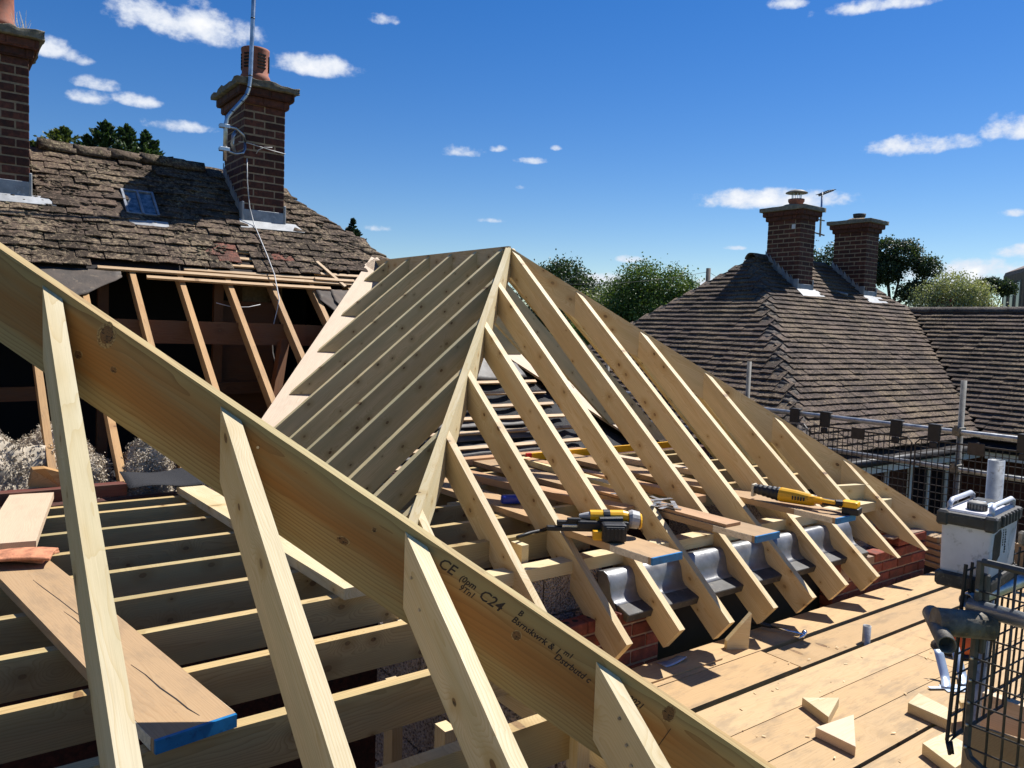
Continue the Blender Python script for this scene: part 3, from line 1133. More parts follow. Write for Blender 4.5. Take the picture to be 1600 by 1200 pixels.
def felt_lap(u, v):
    x = 3.9 + u * 1.2
    return old_pt(x, 6.60 + v * .36, .02 + .05 * (1 - v) * (.5 + .5 * math.sin(u * 7)) + .012 * mnoise.noise(Vector((u * 5, v * 4, 2))))


sheet('felt_lap', 'felt_sheen', felt_lap, 22, 8, house)
for k in range(3):
    def flop(u, v, k=k):
        return old_pt(2.9 + u * 2.0, 5.86 + k * .131 + v * .09, .004 + .016 * math.sin(u * 23 + k * 2) * v)
    sheet('felt_lap', 'felt_sheen', flop, 30, 4, house)

# right-hand stack with its lead and pot; left-hand stack
ch, zt = chimney(house, 2.713, 8.47, 1.0, 2.285, 'brick_dark', 'mortar', 'concrete_cap', weather=1.6, front_z=1.0)
flashing(ch, 2.713, 8.47, 1.03, T, .44, .665, .15, .16, 9.12)
pot = lathe('chimney_pot', 'terracotta', [(.135, 0), (.135, .03), (.158, .06), (.165, .10), (.150, .14), (.14, .15), (.143, .34), (.15, .40), (.15, .42), (.125, .42), (.12, .2)], (2.933, 8.80, zt + .02), ch, 28)
bm = bmesh.new()
box_bm(bm, (.132, -.045, 0), (.1485, .045, .016), 0)
lou = mesh_of(bm, 'louvre', 'void_dark')
for row in range(5):
    for a in range(6):
        link('louvre', lou, Matrix.Translation((2.933, 8.80, zt + .22 + row * .034)) @ Matrix.Rotation(a * math.pi / 3 - .35, 4, 'Z'), ch)

ch2, zt2 = chimney(house, .345, 8.47, 1.0, 2.285, 'brick_dark', 'mortar', 'concrete_cap', weather=1.8, front_z=1.0)
flashing(ch2, .345, 8.47, 1.03, T, .44, .665, .16, .15, 9.12)
lathe('chimney_pot', 'terracotta', [(.135, 0), (.135, .05), (.15, .07), (.15, .10), (.135, .12), (.13, .36), (.15, .40), (.15, .44), (.12, .44), (.11, .2)], (.57, 8.78, zt2 + .02), ch2, 24)
# dry weeds on the cap
bm = bmesh.new()
for k in range(16):
    a = rnd.uniform(0, 6.28)
    b = Vector((.72 + rnd.uniform(-.06, .06), 8.42 + rnd.uniform(-.05, .08), zt2))
    tube_bm(bm, [b, b + Vector((rnd.uniform(-.04, .05), rnd.uniform(-.04, .04), rnd.uniform(.08, .2)))], [.002, .0008], 4)
c = Vector((.72, 8.42, zt2))
for v in bm.verts:
    v.co -= c
link('weeds', mesh_of(bm, 'weeds', 'cream_label'), Matrix.Translation(c), ch2, kind='stuff')

# roof light
sky_l = link('roof_light', None, Matrix.Translation(old_pt(1.72, 8.55)), house)
Mr = frame(old_pt(1.585, 8.72, .045), (1, 0, 0), N_OLD)
bm = bmesh.new()
LL = .40
for lo, hi in (((-.012, -LL, -.03), (.012, .012, .012)), ((.128, -LL, -.03), (.150, .012, .014)), ((.268, -LL, -.03), (.290, .012, .012)), ((.012, -.01, -.03), (.128, .014, .011)), ((.15, -.01, -.03), (.268, .014, .011)), ((.012, -LL, -.03), (.128, -LL + .02, .004)), ((.15, -LL, -.03), (.268, -LL + .02, .004))):
    box_bm(bm, lo, hi, .002)
link('roof_light_frame', mesh_of(bm, 'roof_light_frame', 'lead'), Mr, sky_l)
for a, b in ((.012, .128), (.150, .268)):
    bm = bmesh.new()
    box_bm(bm, (a, -LL + .02, -.012), (b, -.01, -.006), 0)
    link('pane', mesh_of(bm, 'pane', 'glass_skylight'), Mr, sky_l)
bm = bmesh.new()
box_bm(bm, (-.01, -LL - .19, -.008), (.345, -LL - .095, .002), .002)
link('lead_apron', mesh_of(bm, 'lead_apron', 'lead_pale'), Mr, sky_l)
bm = bmesh.new()
box_bm(bm, (-.01, -LL - .095, -.035), (.30, -LL, -.022), 0)
link('sill', mesh_of(bm, 'sill', 'tile_old'), Mr, sky_l)

# painted wall plate and black damp-proof felt where the old eaves were cut away
timber('wall_plate', 'painted_old_timber', (-.6, 5.47, -1.06), (1, 0, 0), (0, 0, 1), .10, .075, 0, 1.62, house, .004)


def dpc(u, v):
    return Vector((1.02 + u * .48, 5.36 + v * .30, -1.085 + .05 * v + .012 * math.sin(u * 6 + v * 2)))


sheet('damp_proof_felt', 'felt_black', dpc, 10, 6, house)
prism('broken_block', 'pine_old', [(.50, 5.55, -1.06), (.66, 5.50, -1.06), (.66, 5.50, -.97), (.58, 5.5, -.94), (.52, 5.55, -.95)], (0, -1, 0), .10, house)


def quads_mesh(name, pts, size, material, rng, flat=0.0, aspect=1.0, droop=None):
    n = len(pts)
    d = rng.normal(size=(n, 3))
    if droop is not None:
        d = d * .45 + droop
    d /= np.linalg.norm(d, axis=1)[:, None]
    e = rng.normal(size=(n, 3))
    e -= (e * d).sum(1)[:, None] * d
    e /= np.linalg.norm(e, axis=1)[:, None]
    s = size * rng.uniform(.55, 1.35, n)[:, None]
    a, b = d * s * .5 * aspect, e * s * .5
    v = np.stack([pts - a, pts + b * .8, pts + a, pts - b * .8], 1).reshape(-1, 3)
    me = bpy.data.meshes.new(name)
    me.vertices.add(n * 4)
    me.vertices.foreach_set('co', v.ravel().astype(np.float32))
    me.loops.add(n * 4)
    me.loops.foreach_set('vertex_index', np.arange(n * 4, dtype=np.int32))
    me.polygons.add(n)
    me.polygons.foreach_set('loop_start', np.arange(0, n * 4, 4, dtype=np.int32))
    me.polygons.foreach_set('loop_total', np.full(n, 4, dtype=np.int32))
    me.update(calc_edges=True)
    me.materials.append(MATS[material])
    return me


# insulation quilt bulging in the loft, heap by heap
def insulation(cx, cy, cz, sx, sy, sz, seed, label):
    """a soft heap: rounded body under a coat of loose fibres"""
    bm = bmesh.new()
    bmesh.ops.create_icosphere(bm, subdivisions=4, radius=1.0)
    for v in bm.verts:
        d = v.co.copy()
        q = Vector((d.x * 1.2 + seed * 9, d.y * 1.2, d.z * 1.2))
        a = mnoise.noise(q) * .42 + mnoise.noise(q * 2.3) * .18 + mnoise.noise(q * 5) * .05
        v.co = d * (1 + a)
        v.co = Vector((v.co.x * sx, v.co.y * sy, max(v.co.z, -.55) * sz))
    me = mesh_of(bm, 'insulation_quilt', 'insulation', True)
    rng = np.random.RandomState(seed + 70)
    co = np.empty(len(me.vertices) * 3, dtype=np.float32)
    no = np.empty(len(me.vertices) * 3, dtype=np.float32)
    me.vertices.foreach_get('co', co)
    me.vertex_normals.foreach_get('vector', no)
    co, no = co.reshape(-1, 3), no.reshape(-1, 3)
    k = rng.randint(0, len(co), 15000)
    P = co[k] + no[k] * rng.uniform(-.004, .012, (15000, 1)) + rng.normal(0, .009, (15000, 3))
    M = Matrix.Translation((cx, cy, cz))
    o = link('insulation_quilt', me, M)
    tag(o, label, 'insulation', 'loft insulation heaps')
    link('fibres', quads_mesh('fibres', P, .0105, 'insulation', rng, aspect=2.2), M, o, kind='stuff')
    return o


insulation(.40, 6.25, -1.14, .30, .26, .30, 1, 'largest cream heap of loft insulation, torn, at the left picture edge')
insulation(.86, 6.08, -1.17, .17, .16, .18, 2, 'lumpy cream insulation just left of the nearest rafter by the loft edge')
insulation(1.30, 6.05, -1.18, .17, .16, .27, 3, 'grey rounded insulation bundle between the two cut old rafters')
insulation(1.72, 5.95, -1.20, .15, .15, .16, 4, 'small brown dusty insulation scrap below the brown plank edge')
insulation(.75, 6.7, -1.12, .30, .25, .26, 6, 'shadowed insulation mound farther back in the loft')


# aerial mast clamped to the right-hand stack
mast = thing('aerial_mast', 'cranked grey steel aerial mast clamped to the right chimney of the old house', 'aerial mast', (2.48, 8.33, 1.66))
mp = [(2.479, 8.33, 1.62), (2.482, 8.33, 1.98), (2.50, 8.33, 2.06), (2.545, 8.33, 2.125), (2.64, 8.33, 2.245), (2.69, 8.33, 2.32), (2.715, 8.33, 2.40), (2.728, 8.33, 2.52), (2.745, 8.33, 3.1), (2.79, 8.33, 4.6)]
tube('mast_tube', 'galvanised', mp, .021, mast, 14)
br = [(2.42, 8.33, 1.965), (2.60, 8.38, 1.975), (2.69, 8.42, 1.93), (2.715, 8.44, 1.88), (2.715, 8.44, 1.80), (2.69, 8.42, 1.745), (2.60, 8.38, 1.715), (2.42, 8.33, 1.735)]
tube('bracket', 'galvanised', br, .017, mast, 4)
tube('inner_bracket', 'galvanised', [(2.62, 8.43, 1.96), (2.58, 8.41, 1.90), (2.575, 8.41, 1.82), (2.61, 8.43, 1.74)], .022, mast, 4)
for z in (1.965, 1.735):
    box('clamp', 'galvanised', (2.42, 8.30, z - .02), (2.52, 8.355, z + .02), mast, .004)
tube('lashing_wire', 'cable_white', [(2.65, 8.44, 1.86), (2.75, 8.455, 1.865), (2.9, 8.457, 1.845), (3.0, 8.457, 1.83), (3.155, 8.457, 1.815)], .005, mast, 6)
tube('lashing_wire', 'cable_white', [(2.84, 8.452, 1.77), (2.86, 8.452, 1.81), (2.93, 8.45, 1.85), (3.01, 8.45, 1.86)], .004, mast, 6)
for q in mp[3:9:1]:
    lathe('strap', 'black_paint', [(.0225, -.006), (.0225, .006)], q, mast, 12)
tube('coax', 'black_paint', [(2.75, 8.345, 2.55), (2.767, 8.345, 3.1), (2.812, 8.345, 4.5)], .006, mast, 6)
cb = [(2.735, 8.43, 1.70), (2.745, 8.44, 1.45), (2.775, 8.45, 1.2), (2.80, 8.38, 1.02), (2.80, 8.20, .87), (2.79, 7.95, .68), (2.78, 7.70, .47), (2.76, 7.50, .22), (2.72, 7.44, .12)]
cb2 = [(2.72, 7.44, .12), (2.69, 7.50, -.1), (2.71, 7.52, -.3), (2.78, 7.55, -.52)]
tag(tube('cable', 'cable_white', cb, .0055, None, 6), 'thin pale cable trailing from the chimney bracket down over the tiles', 'cable')
tag(tube('cable', 'cable_white', cb2, .0045, None, 6), 'thin wire end dangling inside the dark loft opening beside a rafter', 'cable')
tag(tube('cable', 'cable_white', [(2.2, 7.62, .16), (2.35, 7.60, .125), (2.5, 7.6, .135), (2.62, 7.62, .165)], .004, None, 6), 'short pale wire loop sagging below the lowest batten in the loft', 'cable')

# ------------------------------------------------------------------ walls of the extension
bw = thing('brick_wall', 'low red brick wall with a window gap under the first row of rafter feet', 'wall', (4.5, 3.05, GROUND))
BY = 3.0
box('wall_core', 'mortar_new', (2.05, BY + .008, GROUND), (3.362, BY + .10, -1.60), bw, 0)
box('wall_core', 'mortar_new', (5.18, BY + .008, GROUND), (6.50, BY + .10, -1.60), bw, 0)
box('wall_core', 'mortar_new', (3.37, BY + .012, GROUND), (5.17, BY + .10, -2.3), bw, 0)
box('wall_core', 'mortar_new', (6.41, BY + .11, GROUND), (6.494, 5.48, -1.55), bw, 0)


def lay_run(xa, xb, ztop, rows, cuts_=None):
    for k in range(rows):
        z = ztop - k * .080 - .067
        s = xa if k % 2 == 0 else xa + .1125
        first = True
        if k % 2:
            brick('brick_new', .1025, facing((xa, BY, z), (1, 0, 0), (0, -1, 0)), bw)
        while s < xb - .05:
            L = min(.215, xb - s)
            L = .1025 if L < .2 else .215
            if not cuts_ or cuts_(s + L / 2, k):
                brick('brick_new', L, facing((s, BY, z), (1, 0, 0), (0, -1, 0)), bw)
            s += L + .01


lay_run(2.36, 3.37, -1.53, 8)
lay_run(5.15, 6.50, -1.505, 8, lambda x, k: x > (5.95, 5.62, 5.35, 5.15)[min(k, 3)])
for k in range(9):                        # return face of the right-hand pier and the wall running back
    z = -1.505 - k * .080 - .067
    s = BY + .11
    while s < 5.3:
        if k < 4:
            brick('brick_new', .215, facing((6.50, s, z), (0, 1, 0), (1, 0, 0)), bw)
        s += .225
box('mortar_bed', 'mortar_new', (5.95, BY + .006, -1.508), (6.49, BY + .098, -1.497), bw, 0)
# perforations on the topmost bricks of the left pier
bm = bmesh.new()
for bx in (2.47, 2.695, 2.92, 3.145, 3.30):
    for q in (-.06, 0, .06):
        lathe_bm(bm, [(.017, -.004), (.017, .0)], 10, Matrix.Translation((bx + q, BY + .052, -1.5295)))
c = Vector((2.9, 3.05, -1.53))
for v in bm.verts:
    v.co -= c
link('brick_holes', mesh_of(bm, 'brick_holes', 'void_dark'), Matrix.Translation(c), bw)

kw = thing('block_wall', 'grey aggregate block inner wall carrying the timber wall plates', 'wall', (2.5, 3.25, GROUND))


def blocks(xa, xb, y0, y1, ztop, rows, axis=0):
    for k in range(rows):
        s = xa - (.22 if k % 2 else 0)
        while s < xb:
            a, b = max(s, xa), min(s + .44, xb)
            if b - a > .05:
                z = ztop - k * .225
                if axis == 0:
                    box('block', 'block', (a, y0, z - .215), (b, y1, z), kw, .006)
                else:
                    box('block', 'block', (y0, a, z - .215), (y1, b, z), kw, .006)
            s += .45


blocks(1.78, 3.10, 3.22, 3.32, -1.335, 5)
blocks(3.06, 6.30, 3.22, 3.32, -1.60, 3)
blocks(1.02, 3.20, 1.665, 1.765, -1.36, 6, 1)
box('lower_block_wall', 'block', (1.665, 1.0, GROUND), (1.765, 3.3, -2.8), kw, 0)
box('lower_block_wall', 'block', (1.78, 3.22, GROUND), (6.3, 3.32, -2.6), kw, 0)
box('lower_block_wall', 'block', (-2.6, 1.0, GROUND), (1.66, 1.1, -1.36), kw, 0)
box('lower_block_wall', 'block', (-2.7, 1.0, GROUND), (-2.6, 5.48, -1.36), kw, 0)
box('lower_block_wall', 'block', (6.2, 3.33, GROUND), (6.3, 5.48, -1.36), kw, 0)
box('gap_shade_sheet', 'void_dark', (3.36, 3.12, -2.4), (5.2, 3.16, -1.60), kw, 0)  # black sheet added to stand in for shade inside the window gap
timber('wall_plate', 'pine_front', (0, 3.255, -1.262), (1, 0, 0), (0, 0, 1), .10, .07, 1.8, 6.3, kw, .003)
timber('wall_plate', 'pine_front', (1.715, 0, -1.30), (0, 1, 0), (0, 0, 1), .10, .055, 1.05, 3.15, kw, .003)
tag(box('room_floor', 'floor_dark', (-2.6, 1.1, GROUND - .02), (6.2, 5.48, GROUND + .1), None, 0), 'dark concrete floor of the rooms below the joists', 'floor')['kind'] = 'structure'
tag(timber('plank', 'scaffold_wood', (1.25, 2.15, -1.95), (.86, .5, 0), (0, 0, 1), .225, .038, -.5, .75, None, .003), 'pale plank lying in the dark room below the front joists', 'plank')
tag(timber('prop', 'pine_jack', (1.50, 2.30, -1.42), (0, 0, -1), (1, 0, 0), .07, .047, 0, 2.78, None, .003), 'upright timber prop against blockwork, seen between the front joists', 'prop', 'timber props below the joists')
tag(timber('prop', 'pine_jack', (1.52, 2.72, -1.42), (0, 0, -1), (1, 0, 0), .07, .047, 0, 2.78, None, .003), 'farther upright timber prop against blockwork behind the second joist', 'prop', 'timber props below the joists')
tag(timber('packing_block', 'pine_front', (1.612, 1.72, JT - .005), (0, 0, -1), (1, 0, 0), .05, .05, 0, .175, None, .002), 'short upright timber packer under the hip at the end of the front joist', 'timber block')

# steel lintel over the window gap: stepped galvanised section
lin = thing('steel_lintel', 'shiny galvanised steel cavity lintel over the dark window gap', 'lintel', (4.3, 3.1, -1.56))
prof = [(3.20, -1.345), (3.155, -1.335), (3.130, -1.345), (3.105, -1.385), (3.095, -1.43), (3.085, -1.465), (3.065, -1.490), (3.045, -1.497), (3.045, -1.506), (3.10, -1.56), (3.20, -1.56)]
bm = bmesh.new()
rings = []
NX = 40
for i in range(NX + 1):
    x = 3.055 + (5.53 - 3.055) * i / NX
    wob = [0.004 * mnoise.noise(Vector((x * 2.5, q[0] * 8, q[1] * 8))) for q in prof]
    rings.append([bm.verts.new((x - 4.3, q[0] - 3.1 + wv, q[1] + 1.56 + wv)) for q, wv in zip(prof, wob)])
for A, B in zip(rings, rings[1:]):
    for k in range(len(prof)):
        j = (k + 1) % len(prof)
        bm.faces.new((A[k], B[k], B[j], A[j]))
link('lintel_section', mesh_of(bm, 'lintel_section', 'lintel_steel', True), Matrix.Translation((4.3, 3.1, -1.56)), lin)
prism('end_stop', 'lintel_steel', [(3.05, q[0], q[1]) for q in prof[:7]] + [(3.05, 3.03, -1.555), (3.05, 3.2, -1.56)], (-1, 0, 0), .004, lin)
prism('front_lip', 'rubber_and_lip_shade', [(3.06, 3.046, -1.499), (3.06, 2.955, -1.53), (5.53, 2.955, -1.53), (5.53, 3.046, -1.499)], (0, -.32, .95), .05, lin, .004)  # steel lip coloured dark to imitate the shade of the rafters

# ------------------------------------------------------------------ floor joists
jf = thing('floor_frame', 'rows of new treated pine floor joists spanning both extensions', 'floor joists', (1.8, 3.5, JT - .15))
jy = [1.325, 1.755, 2.20, 2.63, 3.045, 3.465, 3.855, 4.275, 4.69, 5.085, 5.33]
for k, y in enumerate(jy):
    xb = 1.59 if k <= 1 else (1.745 if k < 5 else 6.25)
    if k == 0:
        xb = 1.2
    if k <= 3 or True:
        mid = 2.0 if k >= 4 else xb
        timber('joist', 'pine_joist', (0, y, JT + rnd.uniform(-.003, .002)), (1, rnd.uniform(-.002, .002), 0), (0, 0, 1), .047, .147, -2.5, min(xb, 3.2), jf, .003, segs=6, bow=rnd.uniform(-.006, .006))
        if k >= 6:
            timber('joist', 'pine_joist', (0, y + .049, JT + rnd.uniform(-.003, .002)), (1, 0, 0), (0, 0, 1), .047, .147, 2.75, xb, jf, .003, segs=6, bow=rnd.uniform(-.006, .006))
for x in (2.62, 3.33, 4.14, 4.95, 5.75):          # short blocks between plate and joists
    timber('nogging', 'pine_front', (x, 3.33, JT - .02), (0, 1, 0), (0, 0, 1), .047, .12, 0, .10, jf, .002)
timber('rim_block', 'pine_front', (6.02, 3.34, -1.14), (1, -.25, 0), (0, 0, 1), .05, .15, -.30, .09, jf, .003)

# ------------------------------------------------------------------ roof frame with the ridge (behind) and its hips
rf = thing('roof_frame', 'finished new pine hip roof frame with long rafters meeting at the high ridge', 'roof frame', (4.06, 5.5, -1.3))
ca = 1 / math.sqrt(1 + T * T)
YR = 8.03
timber('ridge_board', 'pine_jack', (4.06, 5.544, .722), (0, 1, 0), (0, 0, 1), .030, .215, -.01, YR - 5.544 + .05, rf)
HL = Vector((-1, -1, -T)).normalized()
HR = Vector((1, -1, -T)).normalized()
ends = math.sqrt(2 + T * T)
timber('hip_rafter', 'pine_front', AP + Vector((0, 0, .004)), HL, (0, 0, 1), .047, .215, .02, 2.22 * ends, rf, p1=((1.86, 0, 0), (1, 0, 0)))
timber('hip_rafter', 'pine_jack', AP + Vector((0, 0, .004)), HR, (0, 0, 1), .047, .215, .02, 2.58 * ends, rf, p1=((0, 0, -1.515), (0, 0, 1)))
UPE = Vector((0, -T, 1)).normalized()
DNE = Vector((0, -1, -T)).normalized()
hipwL = (AP, Vector((1, -1, 0)))      # vertical plane of the left hip, jacks butt against it
hipwR = (AP, Vector((1, 1, 0)))
for x, yl in ((2.06, 2.95), (2.475, 2.76), (2.88, 2.765), (3.275, 2.76), (3.665, 2.73), (4.085, 2.735), (4.485, 2.73), (4.875, 2.74), (5.265, 2.735), (5.675, 2.835), (6.075, 2.835)):
    yt = 5.544 - abs(x - 4.06)
    o = (x, 4.0, z_end1(4.0) + rnd.uniform(-.003, .003))
    s_end = (4.0 - yl) / ca
    if abs(x - 4.085) < .01:
        p0 = ((0, 5.53, 0), (0, 1, 0))
    elif x < 4.06:
        p0 = (AP + Vector((.034, 0, 0)), (1, -1, 0))
    else:
        p0 = (AP + Vector((-.034, 0, 0)), (1, 1, 0))
    p1 = None
    if x > 5.5:
        p1 = ((0, 2.83, -1.55), (0, -.22, 1))
    timber('jack_rafter', 'pine_jack', o, DNE, UPE, .045, .172, -1, s_end, rf, p0=p0, p1=p1, segs=3, bow=rnd.uniform(-.004, .004))
DNL, UPL = Vector((-1, 0, -T)).normalized(), Vector((-T, 0, 1)).normalized()
DNR, UPR = Vector((1, 0, -T)).normalized(), Vector((T, 0, 1)).normalized()
for y in (7.75, 7.285, 6.87, 6.45, 6.03, 5.62, 5.21, 4.80, 4.39, 3.98, 3.58):
    t = max(0.0, 5.544 - y)
    zv = max(z_old(y) + .055, -1.085) if y > 5.6 else -1.14
    for sgn, dn, up in ((-1, DNL, UPL), (1, DNR, UPR)):
        o = (4.06 + sgn * 1.2, y, AP.z - 1.2 * T)
        if t == 0:
            p0 = ((4.06 + sgn * .016, 0, 0), (1, 0, 0))
        else:
            p0 = (AP + Vector((0, -.034, 0)), (1, -1, 0)) if sgn < 0 else (AP + Vector((0, -.034, 0)), (1, 1, 0))
            p0 = (AP + Vector((-sgn * -.034 * 1, 0, 0)) * 1, p0[1])
        if sgn > 0 and y < 5.55:
            p1 = ((6.72, 0, 0), (1, 0, -.4))
        else:
            p1 = ((0, 0, zv), (0, 0, 1))
        timber('common_rafter' if t == 0 else 'jack_rafter', 'pine_common', o, dn, up, .045, .172, -1, 2, rf, p0=p0, p1=p1, segs=3, bow=rnd.uniform(-.005, .005))
for sgn in (-1, 1):                       # pale boards laid on the old slope, carrying the rafter feet in the two valleys
    a = old_pt(4.06, 7.99, .05)
    b = old_pt(4.06 + sgn * 2.12, 7.99 - 2.12, .05)
    timber('valley_board', 'valley_board', a, b - a, N_OLD, .27, .026, -.12, (b - a).length, rf, .0015)
timber('collar_tie', 'pine_common', (3.93, 5.0, -.2), (.05, 1, 0), (0, 0, 1), .045, .14, 1.1, 3.0, rf)

# ------------------------------------------------------------------ the nearer roof frame: one big hip and its jacks
nf = thing('roof_frame', 'nearer half-built hip roof frame, one wide brown hip rafter with four pale jacks', 'roof frame', (.9, 2.0, -1.3))
HD = Vector((.706, -.708, -.586)).normalized()
hc = Vector((.191, 2.917, .221)) + Vector((-.0166, -.0166, -.005))
bighip = timber('hip_rafter', 'pine_hip', hc, HD, (0, 0, 1), .047, .245, -1.05, 3.06, nf, .003, p1=((2.33, 0, 0), (1, 0, 0)), segs=4, label='wide brown knotted hip rafter with black grade stamps')
for x in (.309, .715, 1.115, 1.508):
    o = (x, 1.6, z_end2(1.6))
    timber('jack_rafter', 'pine_front', o, DNE, UPE, .046, .172, -1, 1.0 / ca, nf, p0=(hc + Vector((-.0175, -.0175, 0)), (.708, .706, 0)), segs=3, bow=rnd.uniform(-.003, .003))
apx = hc + HD * -1.05
timber('ridge_board', 'pine_jack', apx + Vector((0, 0, .0)), (0, 1, 0), (0, 0, 1), .03, .215, .02, 3.8, nf)
timber('hip_rafter', 'pine_front', apx, (-.706, -.708, -.586), (0, 0, 1), .047, .245, .02, 3.9, nf)
for x in (-.95, -1.35, -1.75):
    timber('jack_rafter', 'pine_front', (x, 1.6, z_end2(1.6)), DNE, UPE, .046, .172, -1, 1.0 / ca, nf, p0=(apx + Vector((.03, 0, 0)), (.708, -.706, 0)))
# splice line and screws at the foot of the big hip, screws in the jack
bm = bmesh.new()
hipn_ = Vector((-.708, -.706, 0))
face = Matrix(((HD.x, 0, hipn_.x, 0), (HD.y, 0, hipn_.y, 0), (HD.z, 1, hipn_.z, 0), (0, 0, 0, 1)))
Mh = W[bighip]
Mi = Mh.inverted()
mid_s = (-1.05 + 3.06) / 2
for s, zz in ((2.40, -.185), (2.44, -.200), (2.48, -.205), (2.50, -.19), (1.62, -.03), (.05, -.05), (1.05, -.06)):
    lathe_bm(bm, [(.0045, 0), (.0045, .003)], 8, Matrix.Translation((s - mid_s, -.0235 if False else .0, zz)) @ Matrix.Rotation(math.pi / 2, 4, 'X') @ Matrix.Translation((0, 0, .0225)))
link('screw', mesh_of(bm, 'screw', 'bolt'), Mh, bighip)
bm = bmesh.new()
for x, y, zz in ((1.508, 1.45, -.03), (1.508, 1.42, -.06), (1.508, 1.40, -.085), (1.508, 1.36, -.12), (1.115, 1.9, -.07), (1.115, 1.85, -.1)):
    q = Vector((x - .0245, y, z_end2(y) + zz * 1.2))
    lathe_bm(bm, [(.0045, 0), (.0045, .003)], 8, Matrix.Translation(q - Vector((1.3, 1.5, -1))) @ Matrix.Rotation(-math.pi / 2, 4, 'Y'))
link('screw', mesh_of(bm, 'screw', 'bolt'), Matrix.Translation((1.3, 1.5, -1)), nf)
bm = bmesh.new()
box_bm(bm, (2.46 - mid_s, -.0246, -.243), (2.462 - mid_s, -.0236, -.06), 0)
link('splice_line', mesh_of(bm, 'splice_line', 'stamp_ink'), Mh, bighip)


def stamp(text, s, zoff, size, tilt=0.0, shear=0.15):
    cu = bpy.data.curves.new('grade_stamp', 'FONT')
    cu.body = text
    cu.size = size
    cu.shear = shear
    cu.offset = .0006
    cu.resolution_u = 2
    tmp = bpy.data.objects.new('tmp', cu)
    COL.objects.link(tmp)
    dg = bpy.context.evaluated_depsgraph_get()
    dg.update()
    me = bpy.data.meshes.new_from_object(tmp.evaluated_get(dg))
    bpy.data.objects.remove(tmp)
    me.materials.clear()
    me.materials.append(MATS['stamp_ink'])
    # text lies on the face that looks at the deck corner: local X along the hip, local Z up, on the -Y side
    Y = Mh.to_3x3() @ Vector((0, 1, 0))
    side = -1 if Y.dot(hipn_) < 0 else 1
    nrm = Y * side
    X = HD
    U = nrm.cross(X)
    q = hc + HD * s + U * zoff + nrm * .0242
    X2 = (X * math.cos(tilt) + U * math.sin(tilt))
    U2 = nrm.cross(X2)
    M = Matrix(((X2.x, U2.x, nrm.x, q.x), (X2.y, U2.y, nrm.y, q.y), (X2.z, U2.z, nrm.z, q.z), (0, 0, 0, 1)))
    return link('grade_stamp', me, M, bighip)


stamp('CE', 1.675, -.050, .044)
stamp('(0pm', 1.748, -.048, .026)
stamp('9Tn1', 1.762, -.072, .024)
stamp('C24', 1.820, -.060, .044)
stamp('Bsrnskwrk & 1', 1.935, -.062, .027, -.03)
stamp('B', 1.94, -.036, .024)
stamp('Dstrbutd c', 2.09, -.082, .027, -.03)
stamp('m1', 2.105, -.056, .022)
stamp('Mrwl 2021', 2.262, -.06, .024, -.02)

# the big knots on the hip's near face
def knot(s, zoff, rx, rz, rim, ang=0.0, seed=0):
    Y = Mh.to_3x3() @ Vector((0, 1, 0))
    nrm = Y * (-1 if Y.dot(hipn_) < 0 else 1)
    U = nrm.cross(HD)
    q = hc + HD * s + U * zoff + nrm * .0235
    X2 = HD * math.cos(ang) + U * math.sin(ang)
    U2 = nrm.cross(X2)
    M = Matrix(((X2.x, U2.x, nrm.x, q.x), (X2.y, U2.y, nrm.y, q.y), (X2.z, U2.z, nrm.z, q.z), (0, 0, 0, 1)))
    for nm_, k_, h_, mt_ in (('knot_rim', rim, .0005, 'knot_rim'), ('knot', 1.0, .0009, 'knot_wood')):
        bm = bmesh.new()
        n_ = 28
        top_ = []
        for i in range(n_):
            a = i * 2 * math.pi / n_
            f = k_ * (1 + .14 * mnoise.noise(Vector((math.cos(a) * 1.3, math.sin(a) * 1.3, seed + k_))))
            top_.append(bm.verts.new((rx * f * math.cos(a), rz * f * math.sin(a), h_)))
        low = [bm.verts.new((v.co.x * 1.02, v.co.y * 1.02, -.0004)) for v in top_]
        bm.faces.new(top_)
        for i in range(n_):
            j = (i + 1) % n_
            bm.faces.new((top_[j], top_[i], low[i], low[j]))
        link(nm_, mesh_of(bm, nm_, mt_), M, bighip)


for kk in ((.477, -.036, .021, .027, 1.45, .3, 1), (.427, -.137, .012, .011, 1.25, 0, 2), (.547, -.114, .009, .008, 1.25, 0, 3), (1.971, -.089, .013, .0125, 1.2, 0, 4),
           (2.434, -.028, .016, .020, 1.2, .2, 5), (1.409, -.148, .016, .010, 1.3, .2, 6), (1.469, -.068, .006, .006, 1.3, 0, 7)):
    knot(*kk)

# red pencil line across the third jack
bm = bmesh.new()
box_bm(bm, (-.024, -.002, 0), (.024, .002, .001), 0)
q = Vector((1.115, 1.37, z_end2(1.37))) + UPE * .0012
link('pencil_mark', mesh_of(bm, 'pencil_mark', 'red_felt_tip'), frame(q, (1, 0, 0), UPE), nf)

# ------------------------------------------------------------------ scaffold boards and loose timber on the joists
def scaffold_board(a, d, L, label, group='scaffold boards laid on the joists', blue=True, width=.225, material='scaffold_wood', z=None, name='scaffold_board'):
    """a = middle of the near end on top of the board, d = direction away from that end"""
    a = Vector(a)
    d = Vector(d).normalized()
    t = thing(name, label, 'scaffold board', a - Vector((0, 0, .038)), group)
    timber('board', material, a, d, (0, 0, 1), width, .038, .012 if blue else 0, L, t, .003, segs=5, bow=rnd.uniform(-.006, .006))
    if blue:
        timber('painted_end', 'paint_blue', a, d, (0, 0, 1), width - .002, .0375, 0, .0118, t, .002)
        y = Vector((0, 0, 1)).cross(d).normalized()
        for sgn in (-1, 1):
            timber('end_band', 'cream_label', a + y * sgn * (width / 2 + .0012) + Vector((0, 0, -.001)), d, (0, 0, 1), .0016, .036, .03, .30, t, 0)
    return t


